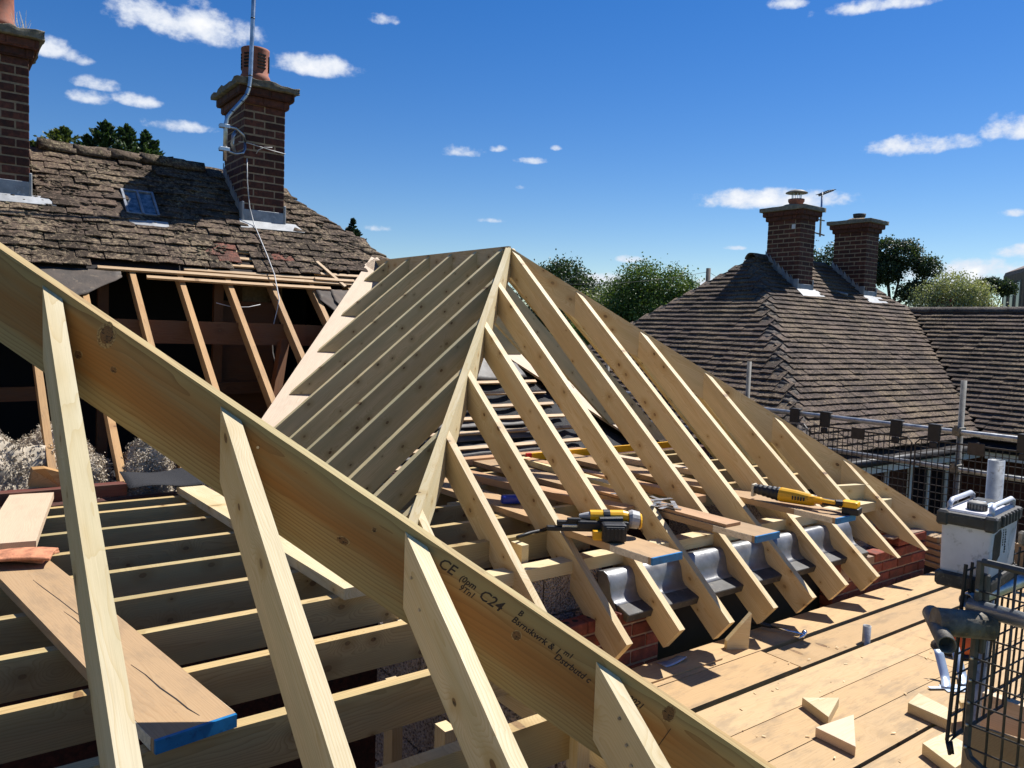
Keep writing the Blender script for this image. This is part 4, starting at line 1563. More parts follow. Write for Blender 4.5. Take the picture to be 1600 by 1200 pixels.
scaffold_board((2.995, 2.64, -1.105), (-.01, 1, -.002), 2.55, 'blue-ended scaffold board holding the cordless nailer')
scaffold_board((3.83, 2.64, -1.105), (-.008, 1, -.002), 2.9, 'blue-ended scaffold board with a thin sheet offcut and loose brackets on top')
scaffold_board((4.675, 2.66, -1.105), (-.012, 1, -.001), 2.9, 'blue-ended scaffold board holding the yellow reciprocating saw')
near_board = scaffold_board((.583, 2.153, -1.108), (-.138, .99, 0), 2.75, 'cracked scaffold board with a worn blue end, nearest the viewer')
scaffold_board((.30, 4.28, -1.070), (.175, .98, 0), 1.15, 'short sawn board lapped over the far end of the cracked scaffold board', blue=False, material='valley_board')


def crack(parent, pts, nrm, wd):
    """a thin dark split following pts on a face"""
    nrm = Vector(nrm).normalized()
    c = Vector(pts[0])
    bm = bmesh.new()
    prev = None
    for i, q in enumerate(pts):
        q = Vector(q)
        t_ = (Vector(pts[min(i + 1, len(pts) - 1)]) - Vector(pts[max(i - 1, 0)])).normalized()
        sd_ = nrm.cross(t_) * wd * (.25 if i in (0, len(pts) - 1) else rnd.uniform(.6, 1.2))
        cur = [bm.verts.new(q - c + sd_ + nrm * .0008), bm.verts.new(q - c - sd_ + nrm * .0008), bm.verts.new(q - c + sd_ - nrm * .004), bm.verts.new(q - c - sd_ - nrm * .004)]
        if prev:
            for i0, i1 in ((0, 1), (1, 3), (3, 2), (2, 0)):
                bm.faces.new((prev[i0], prev[i1], cur[i1], cur[i0]))
        prev = cur
    return link('crack', mesh_of(bm, 'crack', 'void_dark'), Matrix.Translation(c), parent)


bd_ = Vector((-.138, .99, 0)).normalized()
bs_ = Vector((.99, .138, 0)).normalized()
b0 = Vector((.583, 2.153, -1.108))
crack(near_board, [b0 + bd_ * q + bs_ * w for q, w in ((.06, .03), (.12, .022), (.2, .02), (.3, .012), (.42, .012), (.52, .004))], (0, 0, 1), .0022)
crack(near_board, [b0 + bd_ * q + bs_ * w for q, w in ((.80, -.005), (.92, -.012), (1.05, -.012), (1.15, -.02))], (0, 0, 1), .0016)
crack(near_board, [b0 + bd_ * q + bs_ * w for q, w in ((.95, .02), (1.12, .01), (1.3, .004), (1.5, -.006), (1.62, -.01))], (0, 0, 1), .0014)
tag(timber('timber_plank', 'pine_front', (1.47, 2.98, -1.10), (-.03, 1, 0), (0, 0, 1), .16, .048, 0, 2.42, None, .003), 'thick pine plank on the joists, running back under the big hip', 'plank')
tag(timber('timber_plank', 'plank_red', (3.45, 5.52, -1.092), (1, .02, 0), (0, 0, 1), .16, .055, 0, 1.55, None, .003), 'pale plank across the joists beside the yellow level', 'plank')
tag(timber('timber_plank', 'plank_red', (3.62, 3.2, -1.095), (-.16, 1, 0), (0, 0, 1), .12, .05, .3, 2.2, None, .003), 'reddish timber length lying between the first two blue-ended boards', 'plank', 'loose timber lengths on the joists')
tag(timber('timber_plank', 'plank_red', (4.30, 3.3, -1.095), (-.07, 1, 0), (0, 0, 1), .10, .05, .2, 2.0, None, .003), 'reddish timber length lying left of the board with the saw', 'plank', 'loose timber lengths on the joists')
tag(timber('timber_plank', 'pine_common', (4.02, 3.9, -1.098), (.10, 1, 0), (0, 0, 1), .09, .045, 0, 1.5, None, .003), 'grey-green timber length lying behind the brackets', 'plank', 'loose timber lengths on the joists')
tag(timber('timber_plank', 'valley_board', (5.15, 4.1, -1.10), (-.12, 1, 0), (0, 0, 1), .10, .045, 0, 1.2, None, .003), 'pale timber length at the foot of the right valley', 'plank', 'loose timber lengths on the joists')
tag(timber('sheet_offcut', 'plank_red', (3.80, 2.86, -1.086), (-.01, 1, .0), (0, 0, 1), .135, .018, 0, 1.35, None, .0015), 'thin reddish sheet strip lying on the middle blue-ended board', 'offcut')


def clay_tile(cx, cy, z, ang, label):
    bm = bmesh.new()
    box_bm(bm, (-.085, -.13, 0), (.085, .13, .014), .003)
    bmesh.ops.subdivide_edges(bm, edges=[e for e in bm.edges if e.calc_length() > .08], cuts=3, use_grid_fill=True)
    for v in bm.verts:
        v.co.z += .012 * (1 - (v.co.x / .085) ** 2) - .010 * (v.co.y / .13) ** 2 + .01
    for q in (-.045, .045):
        box_bm(bm, (q - .018, .10, -.006), (q + .018, .128, .014), .003)
    o = link('clay_tile', mesh_of(bm, 'clay_tile', 'clay_tile'), Matrix.Translation((cx, cy, z)) @ Matrix.Rotation(ang, 4, 'Z'))
    return tag(o, label, 'roof tile', 'loose clay tiles on the near board')


clay_tile(.335, 4.10, -1.105, 1.05, 'upper loose orange clay tile on the near scaffold board')
clay_tile(.33, 4.02, -1.078, 1.25, 'lower loose orange clay tile lying on its twin')

# yellow spirit level
lv = thing('spirit_level', 'long yellow spirit level with a red end cap lying across the joists', 'spirit level', (5.1, 5.36, -1.13))
timber('body', 'plastic_yellow', (4.22, 5.37, -1.07), (1, .005, 0), (0, 0, 1), .026, .062, .03, 1.87, lv, .004)
timber('end_cap', 'red_plastic', (4.22, 5.37, -1.068), (1, .005, 0), (0, 0, 1), .028, .066, -.02, .03, lv, .004)
timber('end_cap', 'red_plastic', (4.22, 5.37, -1.068), (1, .005, 0), (0, 0, 1), .028, .066, 1.87, 1.91, lv, .004)
timber('vial_window', 'plastic_black', (4.22, 5.3555, -1.082), (1, .005, 0), (0, 0, 1), .002, .03, .9, .99, lv, 0)

# blue tool case end
bm = bmesh.new()
box_bm(bm, (-.13, -.03, 0), (.13, .03, .055), .018, seg=2)
tag(link('chalk_line_case', mesh_of(bm, 'chalk_line_case', 'plastic_blue', True), Matrix.Translation((3.04, 3.93, -1.10)) @ Matrix.Rotation(-.35, 4, 'Z')), 'blue plastic tool case behind the cordless nailer', 'tool case')

# ------------------------------------------------------------------ power tools
def part(name, material, parent, M, build, smooth=True):
    bm = bmesh.new()
    build(bm)
    me = mesh_of(bm, name, material, False)
    return link(name, me, M, parent)


def XY(o, ang): return Matrix.Translation(o) @ Matrix.Rotation(ang, 4, 'Z')


# cordless nailer: lies on its side, magazine to the left, battery towards the viewer
nb = Vector((2.955, 3.05, -1.103))
nl = thing('nail_gun', 'yellow and black cordless nailer with a grey nose, resting on the first board', 'nail gun', nb)
M = XY(nb, 2.55) @ Matrix.Diagonal((.90, .88, .86, 1))


def b_(bm, lo, hi, bev=.01): box_bm(bm, lo, hi, bev, seg=2)


part('battery', 'plastic_black', nl, M, lambda bm: (b_(bm, (-.10, .02, .002), (.045, .135, .112), .016), b_(bm, (-.085, .12, .012), (.03, .145, .10), .008), [box_bm(bm, (-.08 + .022 * q, .144, .02), (-.068 + .022 * q, .149, .09), .001) for q in range(5)]))
part('handle', 'plastic_yellow', nl, M, lambda bm: (b_(bm, (.035, -.04, .004), (.085, .075, .055), .014), b_(bm, (.03, .05, .003), (.095, .105, .062), .01)))
part('body', 'plastic_yellow', nl, M, lambda bm: (tube_bm(bm, [(-.14, -.03, .125), (-.10, -.03, .128), (.10, -.03, .128)], [.032, .04, .036], 14), b_(bm, (-.09, -.075, .085), (.07, .015, .12), .012)))
part('body_trim', 'plastic_black', nl, M, lambda bm: (b_(bm, (-.13, -.06, .05), (.18, .045, .108), .014), b_(bm, (-.05, -.06, .10), (.09, -.072, .15), .004), tube_bm(bm, [(-.02, -.03, .128), (.02, -.03, .128)], [.0415, .041], 14), tube_bm(bm, [(-.09, .02, .118), (.05, .03, .116)], [.022, .020], 10)))
part('motor_cap', 'plastic_grey', nl, M, lambda bm: tube_bm(bm, [(-.205, -.03, .105), (-.195, -.03, .105), (-.15, -.03, .112), (-.135, -.03, .112)], [.035, .056, .060, .05], 16))
part('cap_ring', 'plastic_yellow', nl, M, lambda bm: tube_bm(bm, [(-.215, -.03, .10), (-.203, -.03, .10)], [.045, .054], 16))
part('magazine', 'plastic_black', nl, M, lambda bm: (b_(bm, (.08, -.03, .035), (.36, .018, .064), .006), b_(bm, (.10, -.036, .066), (.30, .012, .098), .006), b_(bm, (.16, -.02, .095), (.24, .02, .118), .006)))
part('magazine_rail', 'chrome', nl, M, lambda bm: (b_(bm, (.10, .006, .055), (.27, .016, .078), .002), b_(bm, (.11, -.04, .084), (.20, -.004, .089), .001)))
part('nose', 'plastic_grey', nl, M, lambda bm: tube_bm(bm, [(.10, -.03, .128), (.14, -.03, .126), (.165, -.03, .125)], [.026, .018, .012], 12))
part('label', 'cream_label', nl, M, lambda bm: b_(bm, (-.05, .05, .0945), (.02, .09, .0965), .001))

# pry bar / cutter lying under the first board end, on the plate
pb = thing('pry_bar', 'black bent pry bar lying on the wall plate below the nailer board', 'pry bar', (2.75, 3.42, -1.14))
tube('shaft', 'plastic_black', [(2.60, 3.38, -1.135), (2.72, 3.42, -1.135), (2.85, 3.44, -1.135), (2.92, 3.47, -1.125)], .010, pb, 6)
tube('claw', 'chrome', [(2.92, 3.47, -1.125), (2.97, 3.49, -1.135), (3.02, 3.50, -1.14)], [.009, .008, .004], pb, 6)

# reciprocating saw on the third board
rb = Vector((4.66, 3.02, -1.103))
rs = thing('reciprocating_saw', 'yellow cordless reciprocating saw with a black ribbed boot, on the third board', 'saw', rb)
M = XY(rb, 1.86)      # local +X runs back towards the blade


def boot(bm):
    pts, rr = [], []
    for i in range(12):
        pts.append((.10 + i * .016, 0, .058 + i * .0012))
        rr.append(.046 - i * .0014 + (.004 if i % 2 else 0))
    tube_bm(bm, pts, rr, 16)


part('boot', 'plastic_black', rs, M, boot)
part('shoe', 'cream_label', rs, M, lambda bm: b_(bm, (.275, -.035, .02), (.292, .035, .105), .004))
part('body', 'plastic_yellow', rs, M, lambda bm: (tube_bm(bm, [(-.13, 0, .045), (-.10, 0, .05), (.0, 0, .056), (.09, 0, .058), (.11, 0, .058)], [.030, .040, .047, .05, .046], 16), b_(bm, (-.18, .012, .045), (-.09, .045, .085), .012)))
part('vents', 'plastic_black', rs, M, lambda bm: [box_bm(bm, (-.07 + k * .018, -.051, .045), (-.062 + k * .018, .051, .07), 0) for k in range(5)])
part('handle', 'plastic_yellow', rs, M, lambda bm: (tube_bm(bm, [(-.12, -.01, .05), (-.18, -.035, .045), (-.25, -.035, .045), (-.31, -.01, .05)], [.022, .020, .020, .024], 12), tube_bm(bm, [(-.12, .03, .07), (-.20, .055, .07), (-.27, .045, .066), (-.31, .015, .06)], [.014, .013, .013, .016], 10)))
part('grip', 'plastic_black', rs, M, lambda bm: (tube_bm(bm, [(-.165, -.033, .047), (-.25, -.036, .046), (-.285, -.025, .047)], [.0245, .0235, .026], 12), tube_bm(bm, [(-.265, .05, .07), (-.30, .03, .066)], [.018, .024], 10)))
part('battery_mount', 'plastic_yellow', rs, M, lambda bm: b_(bm, (-.40, -.045, .042), (-.30, .045, .085), .014))
part('battery', 'plastic_black', rs, M, lambda bm: b_(bm, (-.41, -.05, .0), (-.305, .05, .046), .01))

# pile of galvanised framing brackets on the middle board
fb = thing('framing_brackets', 'small heap of flat galvanised brackets on the middle board', 'brackets', (3.77, 3.45, -1.08))
for k in range(9):
    a = rnd.uniform(-1.2, 1.2)
    q = Vector((3.76 + rnd.uniform(-.05, .05), 3.50 + rnd.uniform(-.22, .22), -1.0835 + k * .0035))
    bm = bmesh.new()
    box_bm(bm, (-.10, -.014, 0), (.10, .014, .002), 0)
    box_bm(bm, (-.014, .0145, .0), (.014, .09, .0021), 0)
    link('bracket', mesh_of(bm, 'bracket', 'galvanised'), Matrix.Translation(q) @ Matrix.Rotation(a, 4, 'Z') @ Matrix.Rotation(rnd.uniform(-.08, .08), 4, 'X'), fb)

# ------------------------------------------------------------------ scaffold deck
dk = thing('scaffold_deck', 'sunlit pale timber scaffold deck of long boards beside the new brick wall', 'scaffold deck', (4.5, 2.0, DECK - .038))
lines = [2.945, 2.712, 2.410, 2.169, 1.943, 1.693, 1.464, 1.235, 1.005]
wid = [.230, .255, .238, .223, .231, .226, .226, .226, .226]
for k, (y, w_) in enumerate(zip(lines, wid)):
    yc = y - w_ / 2
    split = 4.68 if k in (2, 3) else (3.93 if k == 1 else (5.4 if k == 5 else None))
    segs_ = [(2.2, 6.98)] if split is None else [(2.2, split - .005), (split + .005, 6.98)]
    for i, (xa, xb) in enumerate(segs_):
        if yc < 1.1:
            xa = 2.75
        dz = rnd.uniform(-.004, .003)
        dy = .05 if (k == 1 and i == 1) else 0
        w2_ = w_ - .022 if (k == 1 and i == 1) else w_
        timber('deck_board', 'deck_wood', (0, yc - dy * .4, DECK + dz), (1, rnd.uniform(-.0004, .0004), 0), (0, 0, 1), w2_, .038, xa, xb, dk, .003, segs=6, bow=rnd.uniform(-.0015, .0015))
for x in (2.6, 3.8, 5.0, 6.2, 6.9):
    tube('transom', 'tube_dull', [(x, .7, DECK - .075), (x, 3.0 - .06, DECK - .075)], .024, dk, 10)
tag(timber('ply_strip', 'deck_wood', (3.2, 2.83, DECK + .010), (1, -.004, 0), (0, 0, 1), .16, .009, -.35, .42, None, .001), 'thin ply strip on the deck edge below the second rafter foot', 'ply strip')

tag(tube('tube_stub', 'tube_steel', [(4.609, 2.445, DECK - .25), (4.609, 2.445, DECK + .10)], .0242, None, 18, True), 'short grey steel tube end standing up through the deck gap', 'tube')


def offcut(poly, z, h, label, material='pine_front', tilt=None):
    c = sum((Vector((q[0], q[1], 0)) for q in poly), Vector()) / len(poly)
    bm = bmesh.new()
    a = [bm.verts.new((q[0] - c.x, q[1] - c.y, 0)) for q in poly]
    b = [bm.verts.new((q[0] - c.x, q[1] - c.y, h)) for q in poly]
    bm.faces.new(a[::-1])
    bm.faces.new(b)
    for i in range(len(a)):
        j = (i + 1) % len(a)
        bm.faces.new((a[i], a[j], b[j], b[i]))
    bmesh.ops.bevel(bm, geom=list(bm.edges), offset=.0015, segments=1, affect='EDGES')
    M = Matrix.Translation((c.x, c.y, z))
    if tilt is not None:
        M = M @ tilt
    o = link('timber_offcut', mesh_of(bm, 'timber_offcut', material), M)
    return tag(o, label, 'offcut', 'timber offcuts on the deck')


offcut([(3.50, 2.165), (3.425, 1.975), (3.66, 2.06)], DECK, .047, 'yellowish triangular offcut on the deck, behind the paler one')
offcut([(3.285, 1.955), (3.28, 1.755), (3.56, 1.925)], DECK, .045, 'pale triangular offcut lying flat at the middle of the deck', 'valley_board')
offcut([(3.90, 1.835), (3.885, 1.62), (4.02, 1.70), (4.06, 1.86)], DECK, .050, 'wedge offcut against the dark board gap, by the guard mesh')
offcut([(3.56, 1.60), (3.47, 1.42), (3.72, 1.42), (3.75, 1.59)], DECK, .050, 'thick pale block in the bottom right of the deck by the ply sheet')
# the upright triangle leaning below the third rafter foot
bm = bmesh.new()
tri = [(0, 0, 0), (.135, 0, 0), (.145, 0, .215), (0, 0, .05)]
a = [bm.verts.new(q) for q in tri]
b = [bm.verts.new((q[0], q[1] + .035, q[2])) for q in tri]
bm.faces.new(a[::-1])
bm.faces.new(b)
for i in range(4):
    j = (i + 1) % 4
    bm.faces.new((a[i], a[j], b[j], b[i]))
o = link('timber_offcut', mesh_of(bm, 'timber_offcut', 'pine_front'), Matrix.Translation((3.76, 2.83, DECK)) @ Matrix.Rotation(-.50, 4, 'Z'))
tag(o, 'upright pointed offcut standing on the deck below the third rafter foot', 'offcut', 'timber offcuts on the deck')
bm = bmesh.new()
for lo, hi in (((0, 0), (.10, .10)), ):
    pr = [(.0, 0, .12), (.12, 0, .14), (.15, 0, .10), (.10, 0, 0), (.05, 0, 0)]
    a = [bm.verts.new(q) for q in pr]
    b = [bm.verts.new((q[0], q[1] + .09, q[2])) for q in pr]
    bm.faces.new(a[::-1])
    bm.faces.new(b)
    for i in range(5):
        j = (i + 1) % 5
        bm.faces.new((a[i], a[j], b[j], b[i]))
o = link('timber_offcut', mesh_of(bm, 'timber_offcut', 'pine_jack'), Matrix.Translation((3.97, 1.62, DECK)) @ Matrix.Rotation(-.9, 4, 'Z'))
tag(o, 'keystone-shaped upright offcut behind the black guard mesh', 'offcut', 'timber offcuts on the deck')
# curling ply scrap at the foot of the brick pier
tag(sheet('plastic_scrap', 'plate_steel', lambda u, v: Vector((3.24 + u * .17, 2.90 - v * .07, DECK + .006 + .03 * (u - .5) ** 2 + .02 * v * u)), 6, 3, None), 'small curled grey scrap on the deck edge by the brick pier', 'scrap')

# sawdust and small chips left by the saw
bm = bmesh.new()
for _ in range(70):
    if rnd.random() < .6:
        x, y = rnd.gauss(3.9, .5), rnd.gauss(2.2, .35)
    else:
        x, y = rnd.uniform(2.9, 6.5), rnd.uniform(1.3, 2.9)
    if not (2.8 < x < 6.8 and 1.1 < y < 2.9):
        continue
    q = rnd.uniform(.003, .011)
    M = Matrix.Translation((x - 4, y - 2, .004)) @ Matrix.Rotation(rnd.uniform(0, 3.1), 4, 'Z') @ Matrix.Rotation(rnd.uniform(-.5, .5), 4, 'X')
    box_bm(bm, (-q, -q * .4, 0), (q, q * .4, .0018), 0, M)
ob_ = link('wood_chips', mesh_of(bm, 'wood_chips', 'pine_jack'), Matrix.Translation((4, 2, DECK)), None, kind='stuff')
tag(ob_, 'scattered pale wood chips on the scaffold deck', 'wood chips')

# claw hammer
hm = thing('claw_hammer', 'claw hammer with a black grip lying on the deck edge', 'hammer', (4.26, 2.85, DECK))
ha, hb = Vector((4.16, 3.0, DECK + .045)), Vector((4.315, 2.685, DECK + .022))
tube('grip', 'plastic_black', [ha, ha.lerp(hb, .2), ha.lerp(hb, .45)], [.015, .017, .013], hm, 10)
tube('shaft', 'chrome', [ha.lerp(hb, .45), hb], [.008, .009], hm, 10)
dh = (hb - ha).normalized()
sd = dh.cross(Vector((0, 0, 1))).normalized()
tube('head', 'chrome', [hb - sd * .055, hb - sd * .03, hb - sd * .028, hb + sd * .02], [.016, .016, .011, .012], hm, 12)
tube('claw', 'chrome', [hb + sd * .015, hb + sd * .05 + Vector((0, 0, .012)), hb + sd * .085 + Vector((0, 0, .0)) - dh * .02], [.012, .011, .004], hm, 8)

# thin steel restraint straps, bent up
for k, (x, y, a, lab) in enumerate(((4.44, 1.965, .65, 'left bent blue-grey steel strap standing off the deck'), (4.56, 1.93, .55, 'right bent blue-grey steel strap beside its twin on the deck'))):
    t = thing('steel_strap', lab, 'steel strap', (x, y, DECK), 'bent steel straps on the deck')

    def st(u, v, x=x, y=y, a=a):
        L = .30
        s = u * L
        return Vector((x - .12 + (.11 if s > .13 else s / .13 * .11) + (0 if s < .13 else (s - .13) * .3), y - .10 + s * .42 + v * .0, DECK + .012 + (0 if s < .13 else (s - .13) * .75))) + Vector((.042 * v, -.030 * v, 0))
    sheet('strap', 'plate_steel', st, 10, 2, t, .003)
t = thing('steel_strap', 'flat grey steel plate under the bent straps', 'steel strap', (4.5, 1.85, DECK), 'bent steel straps on the deck')
bm = bmesh.new()
box_bm(bm, (-.12, -.04, 0), (.12, .04, .004), 0)
box_bm(bm, (-.20, -.012, .005), (-.05, .012, .009), 0)
link('plate', mesh_of(bm, 'plate', 'plate_steel'), Matrix.Translation((4.44, 1.80, DECK)) @ Matrix.Rotation(-.55, 4, 'Z'), t)

# orange tub lid / helmet on the deck behind the coupler
hl = thing('safety_helmet', 'orange safety helmet on the deck behind the scaffold coupler', 'helmet', (4.98, 2.06, DECK))
lathe('shell', 'orange_plastic', [(.125, .0), (.128, .02), (.125, .06), (.105, .115), (.065, .15), (.02, .16)], (4.98, 2.06, DECK + .01), hl, 20)
lathe('brim', 'plastic_black', [(.155, 0), (.157, .006), (.125, .02)], (4.98, 2.06, DECK + .004), hl, 20)

# stack of planks beyond the brick corner
ps = []
for k in range(5):
    lab = ['lowest', 'second', 'third', 'fourth', 'topmost'][k] + ' plank in the small stack beyond the brick corner'
    tag(timber('plank', 'plank_red' if k % 2 else 'scaffold_wood', (6.72 + .03 * k, 3.05, DECK + .045 * (k + 1)), (.25, 1, 0), (0, 0, 1), .19, .038, -.25 + .05 * k, 1.6, None, .003), lab, 'plank', 'planks stacked beyond the brick corner')

# ------------------------------------------------------------------ far scaffold: standards, guard rails, brick guards
sf = thing('scaffold', 'grey steel tube scaffold with two guard rails along the far deck edge', 'scaffold', (7.3, 3.2, GROUND))
SX = 7.3
for y, zt_ in ((5.44, -.255), (3.175, -.305), (.95, -.2), (7.7, -.25)):
    tube('standard', 'tube_dull', [(SX + .055, y, GROUND), (SX + .055, y, zt_)], .0242, sf, 16, True)
tube('guard_rail', 'tube_steel', [(SX, -1.5, -.755), (SX, 7.9, -.765)], .0242, sf, 16, True)
tube('guard_rail', 'tube_steel', [(SX, -1.5, -1.085), (SX, 7.9, -1.095)], .0242, sf, 16, True)
tube('ledger', 'tube_dull', [(SX, -1.5, DECK - .10), (SX, 7.9, DECK - .10)], .0242, sf, 12)
timber('toe_board', 'scaffold_wood', (SX - .04, -1.4, DECK + .21), (0, 1, 0), (0, 0, 1), .038, .225, 0, 8.9, sf)
for y in (5.44, 3.175, .95):
    for z in (-.755, -1.085):
        bm = bmesh.new()
        box_bm(bm, (-.035, -.035, -.038), (.095, .035, .038), .012, seg=2)
        box_bm(bm, (-.045, -.015, .0), (-.03, .015, .055), .004)
        link('coupler', mesh_of(bm, 'coupler', 'coupler_steel'), Matrix.Translation((SX, y, z)), sf)
yl_ = 6.74
k = 0
names = ['farthest', 'fourth nearest', 'third nearest', 'second nearest', 'nearest']
GM = {}
while k < 5:
    ya, yb = yl_ - 1.075 * k, yl_ - 1.075 * k - 1.04
    t = thing('brick_guard', ['pale wire mesh guard seen through the rafters, leftmost on the far rail', 'pale wire mesh guard half hidden by rafters, second on the far rail', 'black mesh guard on the far rail left of the middle scaffold post', 'black mesh guard crossed by the middle post of the far scaffold', 'black mesh guard on the far rail, rightmost, behind the white tub'][k], 'brick guard', (SX - .03, (ya + yb) / 2, DECK), 'brick guards along the far rail')
    X = SX - .035
    zt_, zb = -.86, DECK - .02
    bm = bmesh.new()
    fr = [(X, ya, zb), (X, ya, zt_ - .04), (X, ya - .04, zt_), (X, yb + .04, zt_), (X, yb, zt_ - .04), (X, yb, zb), (X, ya, zb)]
    c = Vector((X, (ya + yb) / 2, zb))
    tube_bm(bm, [Vector(q) - c for q in fr], .008, 6)
    mm = 'mesh_grey' if k < 2 else 'mesh_dark'
    link('frame', mesh_of(bm, 'frame', mm), Matrix.Translation(c), t)
    bm = bmesh.new()
    n = 20
    for i in range(1, n):
        y = ya + (yb - ya) * i / n
        tube_bm(bm, [Vector((X, y, zb)) - c, Vector((X, y, zt_)) - c], .0046, 4)
    for i in range(1, 15):
        z = zb + (zt_ - zb) * i / 15
        tube_bm(bm, [Vector((X - .006, ya, z)) - c, Vector((X - .006, yb, z)) - c], .0042, 4)
    link('wire_grid', mesh_of(bm, 'wire_grid', mm), Matrix.Translation(c), t)
    for q in (.15, .85):
        y = ya + (yb - ya) * q
        bm = bmesh.new()
        box_bm(bm, (-.04, -.055, -.105), (-.018, .055, .045), .006)
        box_bm(bm, (-.04, -.05, .028), (.03, .05, .044), .006)
        box_bm(bm, (-.045, -.035, -.17), (-.02, .035, -.115), .006)
        link('clip', mesh_of(bm, 'clip', 'guard_black'), Matrix.Translation((SX, y, -.755)), t)
    box('name_plate', 'mesh_dark', (X - .012, (ya + yb) / 2 - .07, zt_ - .08), (X - .003, (ya + yb) / 2 + .07, zt_ + .03), t, .004)
    k += 1

# ------------------------------------------------------------------ near scaffold corner with the tub
ns = thing('scaffold', 'near scaffold corner of thick grey tubes and a rusty coupler beneath the white tub', 'scaffold', (3.12, 1.22, GROUND))
tube('standard', 'tube_steel', [(3.12, 1.215, GROUND), (3.12, 1.215, -.41)], .0275, ns, 20, True)
tube('ledger', 'galvanised', [(2.60, 1.06, -.806), (2.60, -.6, -.80)], .0242, ns, 16, True)
tube('transom', 'galvanised', [(2.62, 1.075, -.80), (5.4, 1.075, -.80)], .0242, ns, 16, True)
tube('sleeve', 'coupler_steel', [(2.475, 1.10, -.845), (2.60, .99, -.85)], .042, ns, 18)
tube('putlog_end', 'coupler_steel', [(2.38, 1.02, -.872), (2.62, 1.18, -.872)], .026, ns, 18, True)
bm = bmesh.new()
box_bm(bm, (-.045, -.04, -.05), (.045, .04, .05), .014, seg=2)
box_bm(bm, (.03, -.055, -.02), (.06, .055, .03), .008)
lathe_bm(bm, [(.014, 0), (.014, .05)], 6, Matrix.Translation((.06, 0, .02)))
me = mesh_of(bm, 'coupler', 'coupler_steel')
link('coupler', me, Matrix.Translation((3.06, 1.16, -.80)), ns)
link('coupler', me, Matrix.Translation((3.05, 1.02, -.66)) @ Matrix.Rotation(1.2, 4, 'Z'), ns)
link('coupler', me, Matrix.Translation((3.10, .96, -.70)) @ Matrix.Rotation(.4, 4, 'X'), ns)
tube('ledger', 'tube_dull', [(3.18, 1.12, -.70), (3.18, -.6, -.70)], .0242, ns, 16, True)
tube('standard', 'tube_dull', [(3.22, .93, GROUND), (3.22, .93, -.55)], .0242, ns, 16, True)

# gate panel (seen square on) and the guard turned away from it
gt = thing('scaffold_gate', 'grey steel mesh gate panel with bolted frame at the bottom right', 'gate', (2.6, .6, -1.35))
GX = 2.6
gy0, gy1, gz0, gz1 = 1.035, .10, -1.30, -.66
bm = bmesh.new()
c = Vector((GX, .6, -1.3))
fr = []
for q in ((GX, gy0, gz1), (GX, gy0, gz0 + .05), (GX, gy0 - .012, gz0 + .02), (GX, gy0 - .05, gz0), (GX, gy1, gz0)):
    fr.append(Vector(q) - c)
tube_bm(bm, fr, .0115, 6)
tube_bm(bm, [Vector((GX, gy0 - .005, gz1)) - c, Vector((GX, gy1, gz1)) - c], .0115, 6)
link('frame', mesh_of(bm, 'frame', 'gate_steel'), Matrix.Translation(c), gt)
for i in range(1, 14):
    y = gy0 - .012 - i * .043
    tube('wire', 'gate_steel', [(GX, y, gz0), (GX, y, gz1)], .0042, gt, 6)
for i in range(1, 9):
    z = gz1 - .02 - i * .071
    tube('wire', 'gate_steel', [(GX - .006, gy0, z), (GX - .006, gy1, z + .002)], .0030, gt, 6)
    lathe('bolt', 'bolt', [(.006, 0), (.005, .004)], (GX - .011, gy0, z), gt, 8, Matrix.Rotation(-math.pi / 2, 4, 'Y'))
box('post', 'gate_steel', (GX + .006, gy0 - .022, -.95), (GX + .030, gy0 + .006, -.70), gt, .004)

g2 = thing('brick_guard', 'black mesh guard turned edge-on beside the steel gate', 'brick guard', (2.57, 1.07, -1.25))
bm = bmesh.new()
c = Vector((2.57, 1.07, -1.25))
PY = 1.075


def gx(x, z): return Vector((x - .04 * (-.70 - z) / .53, PY, z)) - c


for x, r in ((2.595, .0062), (2.64, .0050), (2.70, .004), (2.75, .004), (2.80, .004), (2.85, .004), (2.90, .004), (2.95, .004), (3.0, .004), (3.05, .004), (3.1, .004), (3.15, .004), (3.2, .006)):
    tube_bm(bm, [gx(x, -.68), gx(x, -1.235)], r, 6)
for i in range(9):
    z = -.70 - i * .066
    tube_bm(bm, [gx(2.595, z), gx(3.2, z)], .0032, 5)
tube_bm(bm, [gx(2.595, -1.235), gx(2.60, -1.25), gx(2.66, -1.235), gx(3.2, -1.235)], .006, 6)
link('wire_grid', mesh_of(bm, 'wire_grid', 'guard_black'), Matrix.Translation(c), g2)
tube('tie', 'plastic_black', [(2.545, 1.07, -1.235), (2.545, 1.06, -1.27), (2.565, 1.06, -1.275), (2.57, 1.07, -1.24)], .006, g2, 6)

# ply sheet and pale batten under the gate, dark clothes beyond
tag(prism('ply_sheet', 'scaffold_wood', [(2.78, 1.12, -1.26), (2.95, .2, -1.24), (2.95, .2, -1.80), (2.78, 1.12, -1.80)], (-1, -.2, 0), .012), 'upright brown ply sheet below the steel gate', 'ply sheet')
tag(timber('toe_board', 'valley_board', (3.0, 1.15, -1.22), (.06, -1, 0), (0, 0, 1), .038, .20, 0, 1.6, None, .003), 'pale toe board seen through the gate mesh', 'toe board')
bg_ = thing('work_gloves', 'black work gloves hanging behind the gate mesh', 'gloves', (3.3, .86, -1.1))
for k in range(4):
    tube('finger', 'plastic_black', [(3.30 + .02 * k, .90 - .022 * k, -.90), (3.31 + .02 * k, .90 - .022 * k, -1.02), (3.31 + .02 * k, .895 - .022 * k, -1.10 - .02 * (k % 2))], [.02, .014, .009], bg_, 8)
bm = bmesh.new()
box_bm(bm, (-.03, -.06, 0), (.03, .06, .12), .02, seg=2)
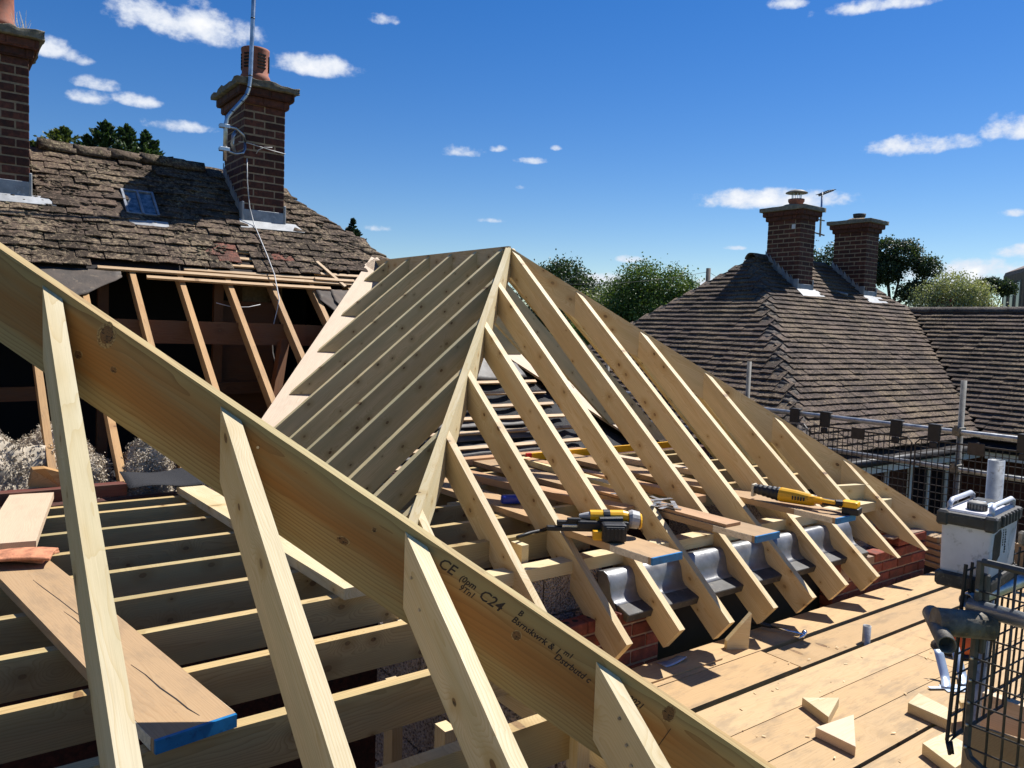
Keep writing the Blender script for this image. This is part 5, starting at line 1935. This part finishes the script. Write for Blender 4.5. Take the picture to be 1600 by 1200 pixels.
link('palm', mesh_of(bm, 'palm', 'plastic_black'), Matrix.Translation((3.32, .865, -.93)), bg_)
tw = thing('warning_tape', 'red and white striped tape tied behind the gate', 'tape', (3.2, 1.0, -.95))
for k in range(5):
    box('stripe', 'red_plastic' if k % 2 == 0 else 'white_paint', (3.12, .955, -1.02 + k * .028), (3.125, 1.03, -.993 + k * .028), tw, 0)
bk = thing('dust_sheet', 'crumpled white plastic sheet on the deck behind the gate', 'plastic sheet', (3.6, 1.2, DECK))
sheet('sheet', 'white_paint', lambda u, v: Vector((3.45 + u * .55, 1.02 + v * .32, DECK + .02 + .09 * abs(mnoise.noise(Vector((u * 5, v * 4, 3)))) + .05 * v)), 20, 12, bk)

# white tub with black lid, rim, handles
tb = thing('tub', 'scuffed white tub with a black lid, grey bar handles and a torn dark label', 'tub', (2.83, 1.12, -.777))
MT = Matrix.Translation((2.80, 1.125, -.775)) @ Matrix.Rotation(.13, 4, 'Z') @ Matrix.Diagonal((.80, .84, .90, 1))


def tub_body(bm):
    vs = box_bm(bm, (-.185, -.088, .045), (.185, .088, .235), .014, seg=3)
    for v in vs:
        k = .96 + .04 * (v.co.z / .235)
        v.co.x *= k
        v.co.y *= k


part('body', 'tub_white', tb, MT, tub_body)
part('base', 'rubber_and_lip_shade', tb, MT, lambda bm: (box_bm(bm, (-.197, -.098, .0), (.197, .098, .048), .012, seg=2), box_bm(bm, (-.203, -.09, -.002), (-.15, .09, .05), .006)))
part('rim', 'rubber_and_lip_shade', tb, MT, lambda bm: (box_bm(bm, (-.200, -.100, .222), (.200, .100, .268), .012, seg=2), box_bm(bm, (-.205, -.103, .218), (-.165, -.06, .272), .008), box_bm(bm, (-.205, .06, .218), (-.165, .103, .272), .008), [box_bm(bm, (-.12 + .045 * k, -.109, .230), (-.098 + .045 * k, -.095, .272), .004) for k in range(6)]))
part('lid', 'tub_white', tb, MT, lambda bm: box_bm(bm, (-.178, -.080, .262), (.178, .080, .276), .008))
part('lid_panel', 'plate_steel', tb, MT, lambda bm: box_bm(bm, (-.02, -.045, .275), (.13, .045, .279), .002))
part('lid_recess', 'plastic_black', tb, MT, lambda bm: (box_bm(bm, (.10, -.06, .2765), (.17, .06, .281), .002), box_bm(bm, (.02, -.008, .2785), (.10, .005, .281), 0)))
for sy in (-.072, .072):
    tube('handle', 'tub_handle', [MT @ Vector(q) for q in ((-.15, sy, .27), (-.15, sy, .292), (-.12, sy, .302), (.12, sy, .302), (.15, sy, .292), (.15, sy, .27))], .0085, tb, 10)
lathe('cap', 'tube_dull', [(.028, 0), (.028, .022), (.025, .026)], MT @ Vector((-.10, -.01, .276)), tb, 18)
bm = bmesh.new()
for k in range(18):
    box_bm(bm, (.0275, -.002, .002), (.0295, .002, .02), 0, Matrix.Rotation(k * math.pi / 9, 4, 'Z'))
link('cap_ribs', mesh_of(bm, 'cap_ribs', 'rubber_and_lip_shade'), Matrix.Translation(MT @ Vector((-.10, -.01, .276))), tb)
bm = bmesh.new()
pl = [(-.15, .205), (-.07, .215), (-.055, .20), (-.06, .12), (-.10, .105), (-.15, .09), (-.16, .15)]
a = [bm.verts.new((q[0], -.0885, q[1])) for q in pl]
b = [bm.verts.new((q[0], -.084, q[1])) for q in pl]
bm.faces.new(a)
bm.faces.new(b[::-1])
for i in range(len(a)):
    j = (i + 1) % len(a)
    bm.faces.new((a[i], b[i], b[j], a[j]))
link('label_remnant', mesh_of(bm, 'label_remnant', 'plastic_black'), MT, tb)
for k in range(17):
    bm = bmesh.new()
    if k < 10:
        box_bm(bm, (.0, -.0890, .12 + k * .009), (.012 if k % 3 else .006, -.0870, .126 + k * .009), 0)
    else:
        box_bm(bm, (-.03, -.0890, .15 + (k - 10) * .009), (-.024, -.0870, .156 + (k - 10) * .009), 0)
    link('print_mark', mesh_of(bm, 'print_mark', 'plastic_black'), MT, tb)

# ------------------------------------------------------------------ the neighbouring house
NP = .839
NRY, NRZ, NRX0, NRX1, NEY = 8.83, 1.436, 11.92, 14.72, 5.32
nh = thing('house', 'neighbouring brick house with a dark brown tiled hip roof and two chimneys', 'house', (12.5, 8.5, GROUND))
NEZ = NRZ - NP * (NRY - NEY)
N_F = Vector((0, -NP, 1)).normalized()
N_L = Vector((-NP, 0, 1)).normalized()
dF = Vector((0, -1, -NP)).normalized()
dL = Vector((-1, 0, -NP)).normalized()
run = NRY - NEY
A_, B_ = Vector((NRX0, NRY, NRZ)), Vector((NRX1, NRY, NRZ))
WRX, WRZ, WY = 15.67, .640, -3.0
prism('roof_underlay', 'dark_soffit', [A_, Vector((NRX0 - run, NEY, NEZ)), Vector((NRX1 + run, NEY, NEZ)), B_], N_F, .04, nh)
prism('roof_underlay', 'dark_soffit', [A_, Vector((NRX0 - run, NRY + run, NEZ)), Vector((NRX0 - run, NEY, NEZ))], N_L, .04, nh)
prism('back_slope', 'tile_neighbour', [B_, Vector((NRX1 + run, NRY + run, NEZ)), Vector((NRX0 - run, NRY + run, NEZ)), A_], (0, NP, 1), .04, nh)
prism('back_slope', 'tile_neighbour', [B_, Vector((NRX1 + run, NEY, NEZ)), Vector((NRX1 + run, NRY + run, NEZ))], (NP, 0, 1), .04, nh)
wev = WRX - (WRZ - NEZ) / NP
prism('roof_underlay', 'dark_soffit', [Vector((WRX, 7.9, WRZ)), Vector((wev, 5.45, NEZ)), Vector((wev, WY, NEZ)), Vector((WRX, WY, WRZ))], N_L, .04, nh)
prism('back_slope', 'tile_neighbour', [Vector((WRX, 7.9, WRZ)), Vector((WRX, WY, WRZ)), Vector((2 * WRX - wev, WY, NEZ)), Vector((2 * WRX - wev, 5.45, NEZ))], (NP, 0, 1), .04, nh)
NG, NTW, NTL, NTH = .118, .20, .23, .021
L_f = run * math.sqrt(1 + NP * NP)
rows = int(L_f / NG)
cs = math.cos(math.atan(NP))


def span_front(k):
    d = (k + 1) * NG * cs
    y = NRY - d
    xr = NRX1 + d - .15
    if y < 7.9:
        xr = WRX - (7.9 - y) + .05
    return (NRX0 - d + .20, xr - .05)


tf = slope_tiles(A_ * 1.0 - Vector((NRX0, 0, 0)), (1, 0, 0), dF, N_F, rows, NG, NTW, NTL, NTH, span_front, .4, 21)
tf = [M for M in tf if not any(a < (M @ Vector((0, .12, 0))).x < a + .50 and (M @ Vector((0, .12, 0))).y > 8.07 for a in (12.14, 14.28))]


def span_left(k):
    d = (k + 1) * NG * cs
    return (-d + .20, d - .20)


tl_ = slope_tiles(A_, (0, -1, 0), dL, N_L, rows, NG, NTW, NTL, NTH, span_left, .4, 22)


def span_wing(k):
    d = (k + 1) * NG * cs
    return (-(7.9 - d - .06), -WY)


wr = int((WRZ - NEZ) / NP * math.sqrt(1 + NP * NP) / NG)
tw_ = slope_tiles(Vector((WRX, 0, WRZ)), (0, -1, 0), dL, N_L, wr, NG, NTW, NTL, NTH, span_wing, .4, 23)
# nearest 300 as single tiles
allt = sorted(tf + tl_ + [M for M in tw_ if (M.translation.y > 2.2)], key=lambda M: M.translation.length)
vis = [M for M in allt if M.translation.z > -1.62 and M.translation.x > 8.8]
single = set(id(M) for M in vis[:296])
lay_tiles(nh, [M for M in allt if id(M) in single], 'tile_neighbour', NTW - .003, NTL, NTH, None, camber=.001)
lay_tiles(nh, [M for M in tf if id(M) not in single], 'tile_neighbour', NTW - .003, NTL, NTH, 0, camber=.001)
lay_tiles(nh, [M for M in tl_ if id(M) not in single], 'tile_neighbour', NTW - .003, NTL, NTH, 0, camber=.001)
lay_tiles(nh, [M for M in tw_ if id(M) not in single], 'tile_neighbour', NTW - .003, NTL, NTH, 0, camber=.001)
nb_m = [mesh_of(half_round(.25, .238, .252, .014, 12, math.pi * .52, .015, s + 30, .80), 'bonnet_tile', 'tile_neighbour_ridge', True) for s in range(3)]


def bonnets(start, d, n, L, step_, me):
    s = .1
    k = 0
    while s < L:
        q = start + d * s + n * (-.228 + rnd.uniform(-.003, .003))
        M = frame(q, (d + n * .03).normalized(), n) @ Matrix.Rotation(rnd.uniform(-.04, .04), 4, 'X')
        link('bonnet_tile', me[k % 3], M, nh)
        s += step_
        k += 1


hstep = NG * cs * math.sqrt(2 + NP * NP)
bonnets(A_, Vector((-1, -1, -NP)).normalized(), Vector((-NP, -NP, 2)).normalized(), run * math.sqrt(2 + NP * NP), hstep, nb_m)
bonnets(A_, Vector((-1, 1, -NP)).normalized(), Vector((-NP, NP, 2)).normalized(), run * math.sqrt(2 + NP * NP), hstep, nb_m)
bonnets(B_, Vector((1, -1, -NP)).normalized(), Vector((NP, -NP, 2)).normalized(), 1.45, hstep, nb_m)
rme = [mesh_of(half_round(.45, .125, .125, .02, 9, math.pi * .95, .05, s + 40), 'ridge_tile', 'tile_neighbour_ridge', True) for s in range(3)]
x = NRX0 - .12
k = 0
while x < NRX1:
    if not (12.1 < x + .2 < 12.7) and not (14.2 < x + .2 < 14.8):
        link('ridge_tile', rme[k % 3], Matrix.Translation((x, NRY, NRZ - .035)), nh)
    x += .455
    k += 1
y = 7.9
while y > WY:
    link('ridge_tile', rme[k % 3], Matrix.Translation((WRX, y, WRZ - .035)) @ Matrix.Rotation(-math.pi / 2, 4, 'Z'), nh)
    y -= .455
    k += 1
# chimneys
c1, z1 = chimney(nh, 12.17, 8.10, .82, 2.10, 'brick_neighbour', 'mortar', 'cap_neighbour', cap_th=.07, front_z=.82)
flashing(c1, 12.17, 8.10, .86, NP, .44, .665, .12, .22, 8.78)
pt = lathe('chimney_pot', 'terracotta', [(.125, 0), (.12, .10), (.14, .13), (.14, .17), (.11, .17), (.10, .1)], (12.47, 8.42, z1), c1, 18)
lathe('cowl', 'tube_dull', [(.19, .275), (.19, .285), (.11, .325), (.03, .335)], (12.47, 8.42, z1), c1, 18)
bm = bmesh.new()
for k in range(8):
    a = k * math.pi / 4
    tube_bm(bm, [(.08 * math.cos(a), .08 * math.sin(a), .15), (.08 * math.cos(a), .08 * math.sin(a), .28)], .006, 5)
link('cowl_bars', mesh_of(bm, 'cowl_bars', 'galvanised'), Matrix.Translation((12.47, 8.42, z1)), c1)
box('junction_box', 'white_paint', (12.155, 8.20, 1.93), (12.168, 8.27, 2.01), c1, .002)
c2, z2 = chimney(nh, 14.31, 8.10, .82, 2.10, 'brick_neighbour', 'mortar', 'cap_neighbour', cap_th=.07, front_z=.82)
flashing(c2, 14.31, 8.10, .86, NP, .44, .665, .12, .24, 8.78)
lathe('chimney_pot', 'rubber_and_lip_shade', [(.085, 0), (.08, .07), (.11, .09), (.12, .15), (.09, .15), (.08, .1)], (14.56, 8.42, z2), c2, 16)
prism('lead_slate', 'lead_pale', [Vector((13.55, 7.97, 0)), Vector((13.50, 7.84, 0)), Vector((14.05, 7.80, 0)), Vector((13.95, 7.92, 0))] and
      [Vector((q[0], q[1], NRZ - NP * (NRY - q[1]) + .045)) for q in ((13.50, 7.96), (13.46, 7.83), (14.02, 7.82), (13.85, 7.95))], N_F, .01, nh)
tube('vent_pipe', 'lead', [(13.46, 8.20, NRZ - NP * (NRY - 8.20) + .02), (13.52, 7.95, NRZ - NP * (NRY - 7.95) + .16)], .022, nh, 8)
# tv aerial on the right side of the first stack
ta = thing('tv_aerial', 'small television aerial bracketed to the left chimney of the neighbouring roof', 'aerial', (13.0, 8.25, 1.9))
tube('mast', 'galvanised', [(13.00, 8.25, 1.88), (12.99, 8.25, 2.66)], .017, ta, 10)
tube('bracket', 'black_paint', [(12.62, 8.2, 1.93), (13.16, 8.27, 1.92)], .014, ta, 8)
tube('bracket', 'black_paint', [(12.62, 8.2, 2.16), (13.14, 8.27, 2.18)], .012, ta, 8)
tube('boom', 'tube_dull', [(12.90, 8.25, 2.60), (13.42, 8.30, 2.77)], .018, ta, 8)
bm = bmesh.new()
for k in range(7):
    q = Vector((12.93 + k * .07, 8.25 + k * .007, 2.61 + k * .023))
    tube_bm(bm, [q - Vector((13, 8.25, 1.9)) + Vector((-.02, -.10, .01)), q - Vector((13, 8.25, 1.9)) + Vector((.02, .10, .02))], .006, 5)
link('elements', mesh_of(bm, 'elements', 'black_paint'), Matrix.Translation((13, 8.25, 1.9)), ta)
# eaves, walls and windows
box('fascia', 'white_paint', (NRX0 - run + .05, NEY + .06, NEZ - .22), (wev + .1, NEY + .085, NEZ - .05), nh, .002)
tube('gutter', 'black_paint', [(NRX0 - run, NEY - .0, NEZ - .05), (wev, NEY - .0, NEZ - .05)], .055, nh, 10)
tube('gutter', 'black_paint', [(NRX0 - run - .02, NEY, NEZ - .05), (NRX0 - run - .02, NRY + run, NEZ - .05)], .055, nh, 10)
tube('gutter', 'black_paint', [(wev - .03, 5.3, NEZ - .05), (wev - .03, WY, NEZ - .05)], .055, nh, 10)
box('wall', 'brick_neighbour', (NRX0 - run + .45, NEY + .45, GROUND), (NRX1 + run, NRY + run - .4, NEZ - .06), nh, 0)
box('wall', 'brick_neighbour', (wev + .4, WY + .3, GROUND), (2 * WRX - wev - .4, 5.76, NEZ - .06), nh, 0)


def window(x0, x1, y, z0, z1_, n):
    w_ = link('window', None, Matrix.Translation(((x0 + x1) / 2, y, z0)), nh)
    bm = bmesh.new()
    o = Vector(((x0 + x1) / 2, y, z0))
    xs = [x0 + (x1 - x0) * i / n for i in range(n + 1)]
    for xx in xs:
        box_bm(bm, Vector((xx - .03, y - .03, z0)) - o, Vector((xx + .03, y + .02, z1_)) - o, .003)
    for zz in (z0, z1_ - .06):
        box_bm(bm, Vector((x0 - .03, y - .032, zz)) - o, Vector((x1 + .03, y + .018, zz + .06)) - o, .003)
    link('frame', mesh_of(bm, 'frame', 'white_paint'), Matrix.Translation(o), w_)
    for a, b in zip(xs, xs[1:]):
        box('pane', 'window_glass', (a + .03, y - .004, z0 + .06), (b - .03, y + .004, z1_ - .06), w_, 0)


window(8.95, 10.55, NEY + .42, -2.75, NEZ - .12, 3)
window(11.75, 12.9, NEY + .42, -2.75, NEZ - .12, 2)
tube('downpipe', 'white_paint', [(10.95, NEY + .36, NEZ - .1), (10.95, NEY + .36, GROUND)], .04, nh, 10)
bm = bmesh.new()
w2 = link('window', None, Matrix.Translation((wev + .36, 3.2, -2.8)), nh)
o = Vector((wev + .36, 3.2, -2.8))
for yy in (2.0, 2.8, 3.6, 4.4):
    box_bm(bm, Vector((wev + .34, yy - .04, -2.8)) - o, Vector((wev + .395, yy + .04, NEZ - .1)) - o, .003)
for zz in (-2.8, NEZ - .32):
    box_bm(bm, Vector((wev + .335, 1.96, zz)) - o, Vector((wev + .392, 4.44, zz + .12)) - o, .003)
link('frame', mesh_of(bm, 'frame', 'white_paint'), Matrix.Translation(o), w2)
for ya in (2.0, 2.8, 3.6):
    box('pane', 'window_glass', (wev + .36, ya + .04, -2.68), (wev + .37, ya + .76, NEZ - .32), w2, 0)
box('soffit_board', 'white_paint', (wev + .06, WY, NEZ - .22), (wev + .085, 5.3, NEZ - .06), nh, .002)

# ------------------------------------------------------------------ trees
def narrow(blobs, a, b): return [(q[0] * a, q[1] * a, q[2], q[3] * b, q[4]) for q in blobs]


def broadleaf(label, base, ztop, blobs, n, size, material, seed, group=None, name='tree', clump=.22, trunk_r=.25, cat='tree', limbs=True):
    """blobs: (dx, dy, z, rx, rz) crown masses round the trunk; leaves sit in clumps, thicker near the outside"""
    rng = np.random.RandomState(seed)
    t = thing(name, label, cat, (base[0], base[1], GROUND), group)
    vol = np.array([b[3] * b[3] * b[4] for b in blobs]) ** .75
    pick = rng.choice(len(blobs), size=n // 14 + 1, p=vol / vol.sum())
    B = np.array(blobs)[pick]
    d = rng.normal(size=(len(pick), 3))
    d /= np.linalg.norm(d, axis=1)[:, None]
    r = rng.uniform(.30, 1.0, len(pick)) ** .45
    c = np.stack([B[:, 0] + d[:, 0] * r * B[:, 3], B[:, 1] + d[:, 1] * r * B[:, 3], B[:, 2] + d[:, 2] * r * B[:, 4]], 1)
    mean_r = float(np.mean(B[:, 3]))
    pts = np.repeat(c, 14, 0) + rng.normal(size=(len(c) * 14, 3)) * mean_r * clump * np.array([1, 1, .7])
    me = quads_mesh('crown', pts - np.array([0, 0, GROUND]), size, material, rng)
    link('crown', me, Matrix.Translation((base[0], base[1], GROUND)), t)
    zc = min(b[2] for b in blobs)
    bm = bmesh.new()
    top = zc + .2
    tube_bm(bm, [(0, 0, 0), (trunk_r * .3, .1, (top - GROUND) * .5), (0, 0, top - GROUND)], [trunk_r, trunk_r * .75, trunk_r * .5], 8)
    if limbs:
        for b in blobs:
            q = Vector((b[0], b[1], b[2] - GROUND))
            s = Vector((0, 0, max(1.0, (top - GROUND) - rng.uniform(.2, 1.4))))
            tube_bm(bm, [s, s.lerp(q, .55) + Vector((0, 0, .1)), q], [trunk_r * .45, trunk_r * .28, trunk_r * .12], 6)
    link('trunk', mesh_of(bm, 'trunk', 'bark', True), Matrix.Translation((base[0], base[1], GROUND)), t)
    return t


def conifer(label, base, ztop, spread, power, n, size, material, seed, group, plume=1.0):
    rng = np.random.RandomState(seed)
    t = thing('conifer_tree', label, 'tree', (base[0], base[1], GROUND), group)
    H = ztop - GROUND
    nb = n // 40
    h = rng.uniform(0, 1, nb) ** 1.25 * min(H * .9, 6.5) + .02
    rad = spread * h ** power
    ang = rng.uniform(0, 2 * math.pi, nb)
    pts, dr = [], []
    for i in range(nb):
        tt = rng.uniform(.05, 1, 40) ** .7
        R = rad[i] * rng.uniform(.35, 1.3)
        up = .30 * plume * R
        x = np.cos(ang[i]) * R * tt
        y = np.sin(ang[i]) * R * tt
        z = (H - h[i]) + up * tt ** 1.5 - .12 * R * (1 - tt)
        q = np.stack([x, y, z], 1) + rng.normal(size=(40, 3)) * (.03 + .09 * R * .5) * (1.05 - tt[:, None] * .8)
        pts.append(q)
        dr.append(np.tile(np.array([[math.cos(ang[i]) * .8, math.sin(ang[i]) * .8, .55]]), (40, 1)))
    lead = np.stack([rng.normal(0, .012, 40), rng.normal(0, .012, 40), H - rng.uniform(0, .5, 40) + .08], 1)
    pts.append(lead)
    dr.append(np.tile(np.array([[0, 0, 1.0]]), (40, 1)))
    pts = np.concatenate(pts)
    dr = np.concatenate(dr)
    me = quads_mesh('crown', pts, size, material, rng, aspect=1.7, droop=dr)
    link('crown', me, Matrix.Translation((base[0], base[1], GROUND)), t)
    bm = bmesh.new()
    tube_bm(bm, [(0, 0, 0), (0, 0, H * .6), (0, 0, H - .15)], [.16, .08, .012], 7)
    link('trunk', mesh_of(bm, 'trunk', 'bark', True), Matrix.Translation((base[0], base[1], GROUND)), t)


CG = 'conifers behind the old house'
k_ = 1.5
for lab, q, sp, pw, mt, sd in (
        ('yellow-green conifer top just right of the left chimney', (3.78, 30.24, 6.15), 1.15, .75, 'leaf_golden', 1),
        ('low yellowish conifer tip touching the left chimney', (2.95, 30.7, 5.62), 1.2, .7, 'leaf_golden', 2),
        ('tallest green conifer spire above the mossy ridge', (4.51, 27.17, 5.92), .85, .8, 'leaf_conifer', 3),
        ('second green conifer spire right of the tallest', (5.03, 26.78, 5.83), .75, .8, 'leaf_conifer', 4),
        ('third green conifer spire, narrower and lower', (5.48, 26.42, 5.66), .72, .8, 'leaf_conifer', 5),
        ('lowest green conifer spire nearest the right chimney', (5.92, 27.1, 5.38), .65, .85, 'leaf_conifer', 6),
        ('bushy green conifer shoulder left of the tallest spire', (4.05, 27.4, 5.45), .85, .7, 'leaf_conifer', 7)):
    conifer(lab, (q[0] * k_, q[1] * k_), q[2] * k_, sp * k_ * .62, pw, 15000, .105, mt, sd, CG)
conifer('small dark spruce above the slipped tiles by the new ridge', (19.74 * 1.2, 42.08 * 1.2), 6.0 * 1.2, .55, .9, 8000, .15, 'leaf_spruce', 8, None, plume=.2)


def at(P, s): return (P[0] * s, P[1] * s)


broadleaf('dark green oak peeping over the new ridge rafters', at((26.07, 30.88), 1.6), 6, [(0, 0, 4.1, 2.0, 1.6), (-1.2, 1.6, 3.6, 1.7, 1.5), (1.4, -1.4, 3.2, 1.3, 1.1), (2.4, -2.6, 2.0, 1.3, 1.0), (0, 0, 1.5, 2.6, 2.2)], 26000, .19, 'leaf_oak', 11)
broadleaf('loose pale green shrub tree between the oak and the rounded tree', at((23.7, 25.0), 1.6), 4, [(-1.0, 1.2, 1.7, 1.5, 1.2), (.4, -.2, 2.2, 1.4, 1.3), (1.6, -1.6, 1.8, 1.3, 1.4), (0, 0, .2, 2.4, 1.6)], 16000, .13, 'leaf_pale', 12)
broadleaf('rounded mid green tree left of the neighbouring roof', at((22.3, 21.12), 1.7), 5, [(-.4, .5, 3.4, 1.25, 1.25), (.9, -.9, 3.1, 1.3, 1.2), (1.8, -1.9, 2.0, 1.2, 1.3), (-1.2, 1.3, 2.3, 1.3, 1.4), (.2, 0, .9, 2.4, 2.0), (-2.2, 2.2, .2, 1.6, 1.6)], 46000, .135, 'leaf_mid', 13)
PG = 'dark pines beyond the neighbouring roof'
broadleaf('dark pine partly hidden between the two neighbouring chimneys', at((41.36, 25.84), 1.4), 7, [(-.6, .8, 6.0, 1.3, 1.2), (.9, -1.2, 6.6, 1.4, 1.3), (.2, .0, 4.6, 2.2, 1.2), (1.8, -2.0, 5.2, 1.5, 1.5)], 18000, .16, 'leaf_pine', 14, PG)
broadleaf('tall clumpy dark pine right of the second neighbouring chimney', at((41.6, 21.9), 1.4), 8,
          narrow([(-.4, .6, 6.9, 1.2, .9), (.5, -.6, 6.6, 1.3, 1.1), (1.5, -2.0, 5.7, 1.1, .8), (-1.5, 2.0, 5.2, 1.5, 1.0), (-.4, .5, 5.3, 1.5, .9), (1.2, -1.6, 3.9, 1.9, .8), (2.6, -3.4, 3.5, 1.5, .8), (-1.2, 1.6, 2.4, 2.0, 1.0), (-1.8, 2.6, 7.0, .9, .9)], .92, .86), 36000, .16, 'leaf_pine', 15, PG, trunk_r=.3, clump=.15)
broadleaf('flat-topped dark pine beside the far brown building', at((48.97, 20.05), 1.4), 6, narrow([(-.2, .3, 4.9, 1.4, .6), (.9, -1.3, 4.7, 1.1, .6), (-1.0, 1.4, 4.2, 1.2, .7), (-1.0, 1.6, 2.2, 1.3, .8), (.6, -.8, 2.0, 1.2, .7)], .6, .78), 14000, .16, 'leaf_pine', 16, PG, trunk_r=.22, clump=.15)
broadleaf('pale olive willow with feathery foliage behind the long ridge', at((41.96, 19.0), 1.4), 5, narrow([(0, 0, 4.0, 1.7, 1.2), (-1.5, 2.0, 3.1, 1.6, 1.3), (1.4, -1.8, 3.2, 1.5, 1.4), (2.0, -2.6, 2.0, 1.4, 1.4), (0, 0, 1.8, 2.4, 1.6)], .60, .80), 24000, .13, 'leaf_willow', 17, trunk_r=.3)
# low green growth along the boundary, only its tops show
def hedge():
    rng = np.random.RandomState(40)
    n = 9000
    u = rng.uniform(0, 1, n)
    P = np.stack([16 + u * 26, 56 - u * 12, np.zeros(n)], 1)
    P[:, 2] = GROUND + rng.uniform(0, 1, n) ** .6 * (3.4 + 1.0 * np.sin(u * 40) + .6 * np.sin(u * 97))
    P[:, 0] += rng.normal(0, .8, n)
    P[:, 1] += rng.normal(0, .8, n)
    me = quads_mesh('hedge', P - np.array([30, 45, GROUND]), .42, 'leaf_mid', rng)
    o = link('hedge', me, Matrix.Translation((30, 45, GROUND)))
    o['kind'] = 'stuff'
    o['label'] = 'distant green hedge along the gardens beyond the roofs'
    o['category'] = 'hedge'


hedge()

# far brown building at the right edge, small far chimney, telegraph pole with wires
fbd = thing('building', 'far dark brown building with a canted roof at the right edge', 'building', (98, 37, GROUND))
bx, by = 93.9, 35.2
R_ = Matrix.Translation((bx, by, GROUND)) @ Matrix.Rotation(-.95, 4, 'Z')


def lbox(name, material, lo, hi, parent, bev=0.0):
    bm = bmesh.new()
    box_bm(bm, lo, hi, bev)
    return link(name, mesh_of(bm, name, material), R_, parent)


lbox('wall', 'far_brick', (0, 0, 0), (9, 8, 12.4), fbd)
bm = bmesh.new()
pf = [(0, 12.4), (9, 12.4), (9, 14.2), (3.0, 14.2), (.2, 12.9)]
a = [bm.verts.new((q[0], -.2, q[1])) for q in pf]
b = [bm.verts.new((q[0], 8.2, q[1])) for q in pf]
bm.faces.new(a[::-1])
bm.faces.new(b)
for i in range(5):
    j = (i + 1) % 5
    bm.faces.new((a[i], a[j], b[j], b[i]))
link('roof', mesh_of(bm, 'roof', 'far_brick'), R_, fbd)
for i in range(3):
    w_ = lbox('window', 'far_panel', (.8 + i * 2.6, -.10, 7.2), (2.4 + i * 2.6, .05, 11.6), fbd)
    lbox('pane', 'window_glass', (1.0 + i * 2.6, -.14, 7.4), (2.2 + i * 2.6, -.11, 11.4), w_)
    w_ = lbox('window', 'far_panel', (-.08, .9 + i * 2.4, 7.2), (.04, 2.3 + i * 2.4, 11.6), fbd)
    lbox('pane', 'window_glass', (-.12, 1.1 + i * 2.4, 7.4), (-.09, 2.1 + i * 2.4, 11.4), w_)
fc = thing('house', 'small far house with a red brick chimney just showing over the long ridge', 'house', (58.4, 26.7, GROUND))
box('chimney', 'brick_new', (57.9, 26.2, 1.6), (58.9, 27.3, 3.25), fc, .01)
box('wall', 'far_brick', (54, 23, GROUND), (62, 31, -.6), fc, 0)
prism('roof', 'tile_neighbour', [(53.6, 22.6, -.6), (62.4, 22.6, -.6), (58, 27, 2.1)], (0, -1, 1), .1, fc)
prism('roof', 'tile_neighbour', [(53.6, 31.4, -.6), (53.6, 22.6, -.6), (58, 27, 2.1)], (-1, 0, 1), .1, fc)
tp = thing('telegraph_pole', 'wooden telegraph pole with thin wires above the neighbouring hip', 'telegraph pole', (36, 29.75, GROUND))
tube('pole', 'pole_wood', [(35.98, 29.75, GROUND), (35.98, 29.75, 3.92)], [.17, .13], tp, 10)
for q in ((24.0, 34.0, 2.6), (40.0, 27.3, 2.7)):
    a, b = Vector((35.98, 29.75, 3.72)), Vector(q)
    pts = [a.lerp(b, i / 8) - Vector((0, 0, 1.1 * (i / 8) * (1 - i / 8) * 1.6)) for i in range(9)]
    tube('wire', 'wire_dark', pts, .012, tp, 5)
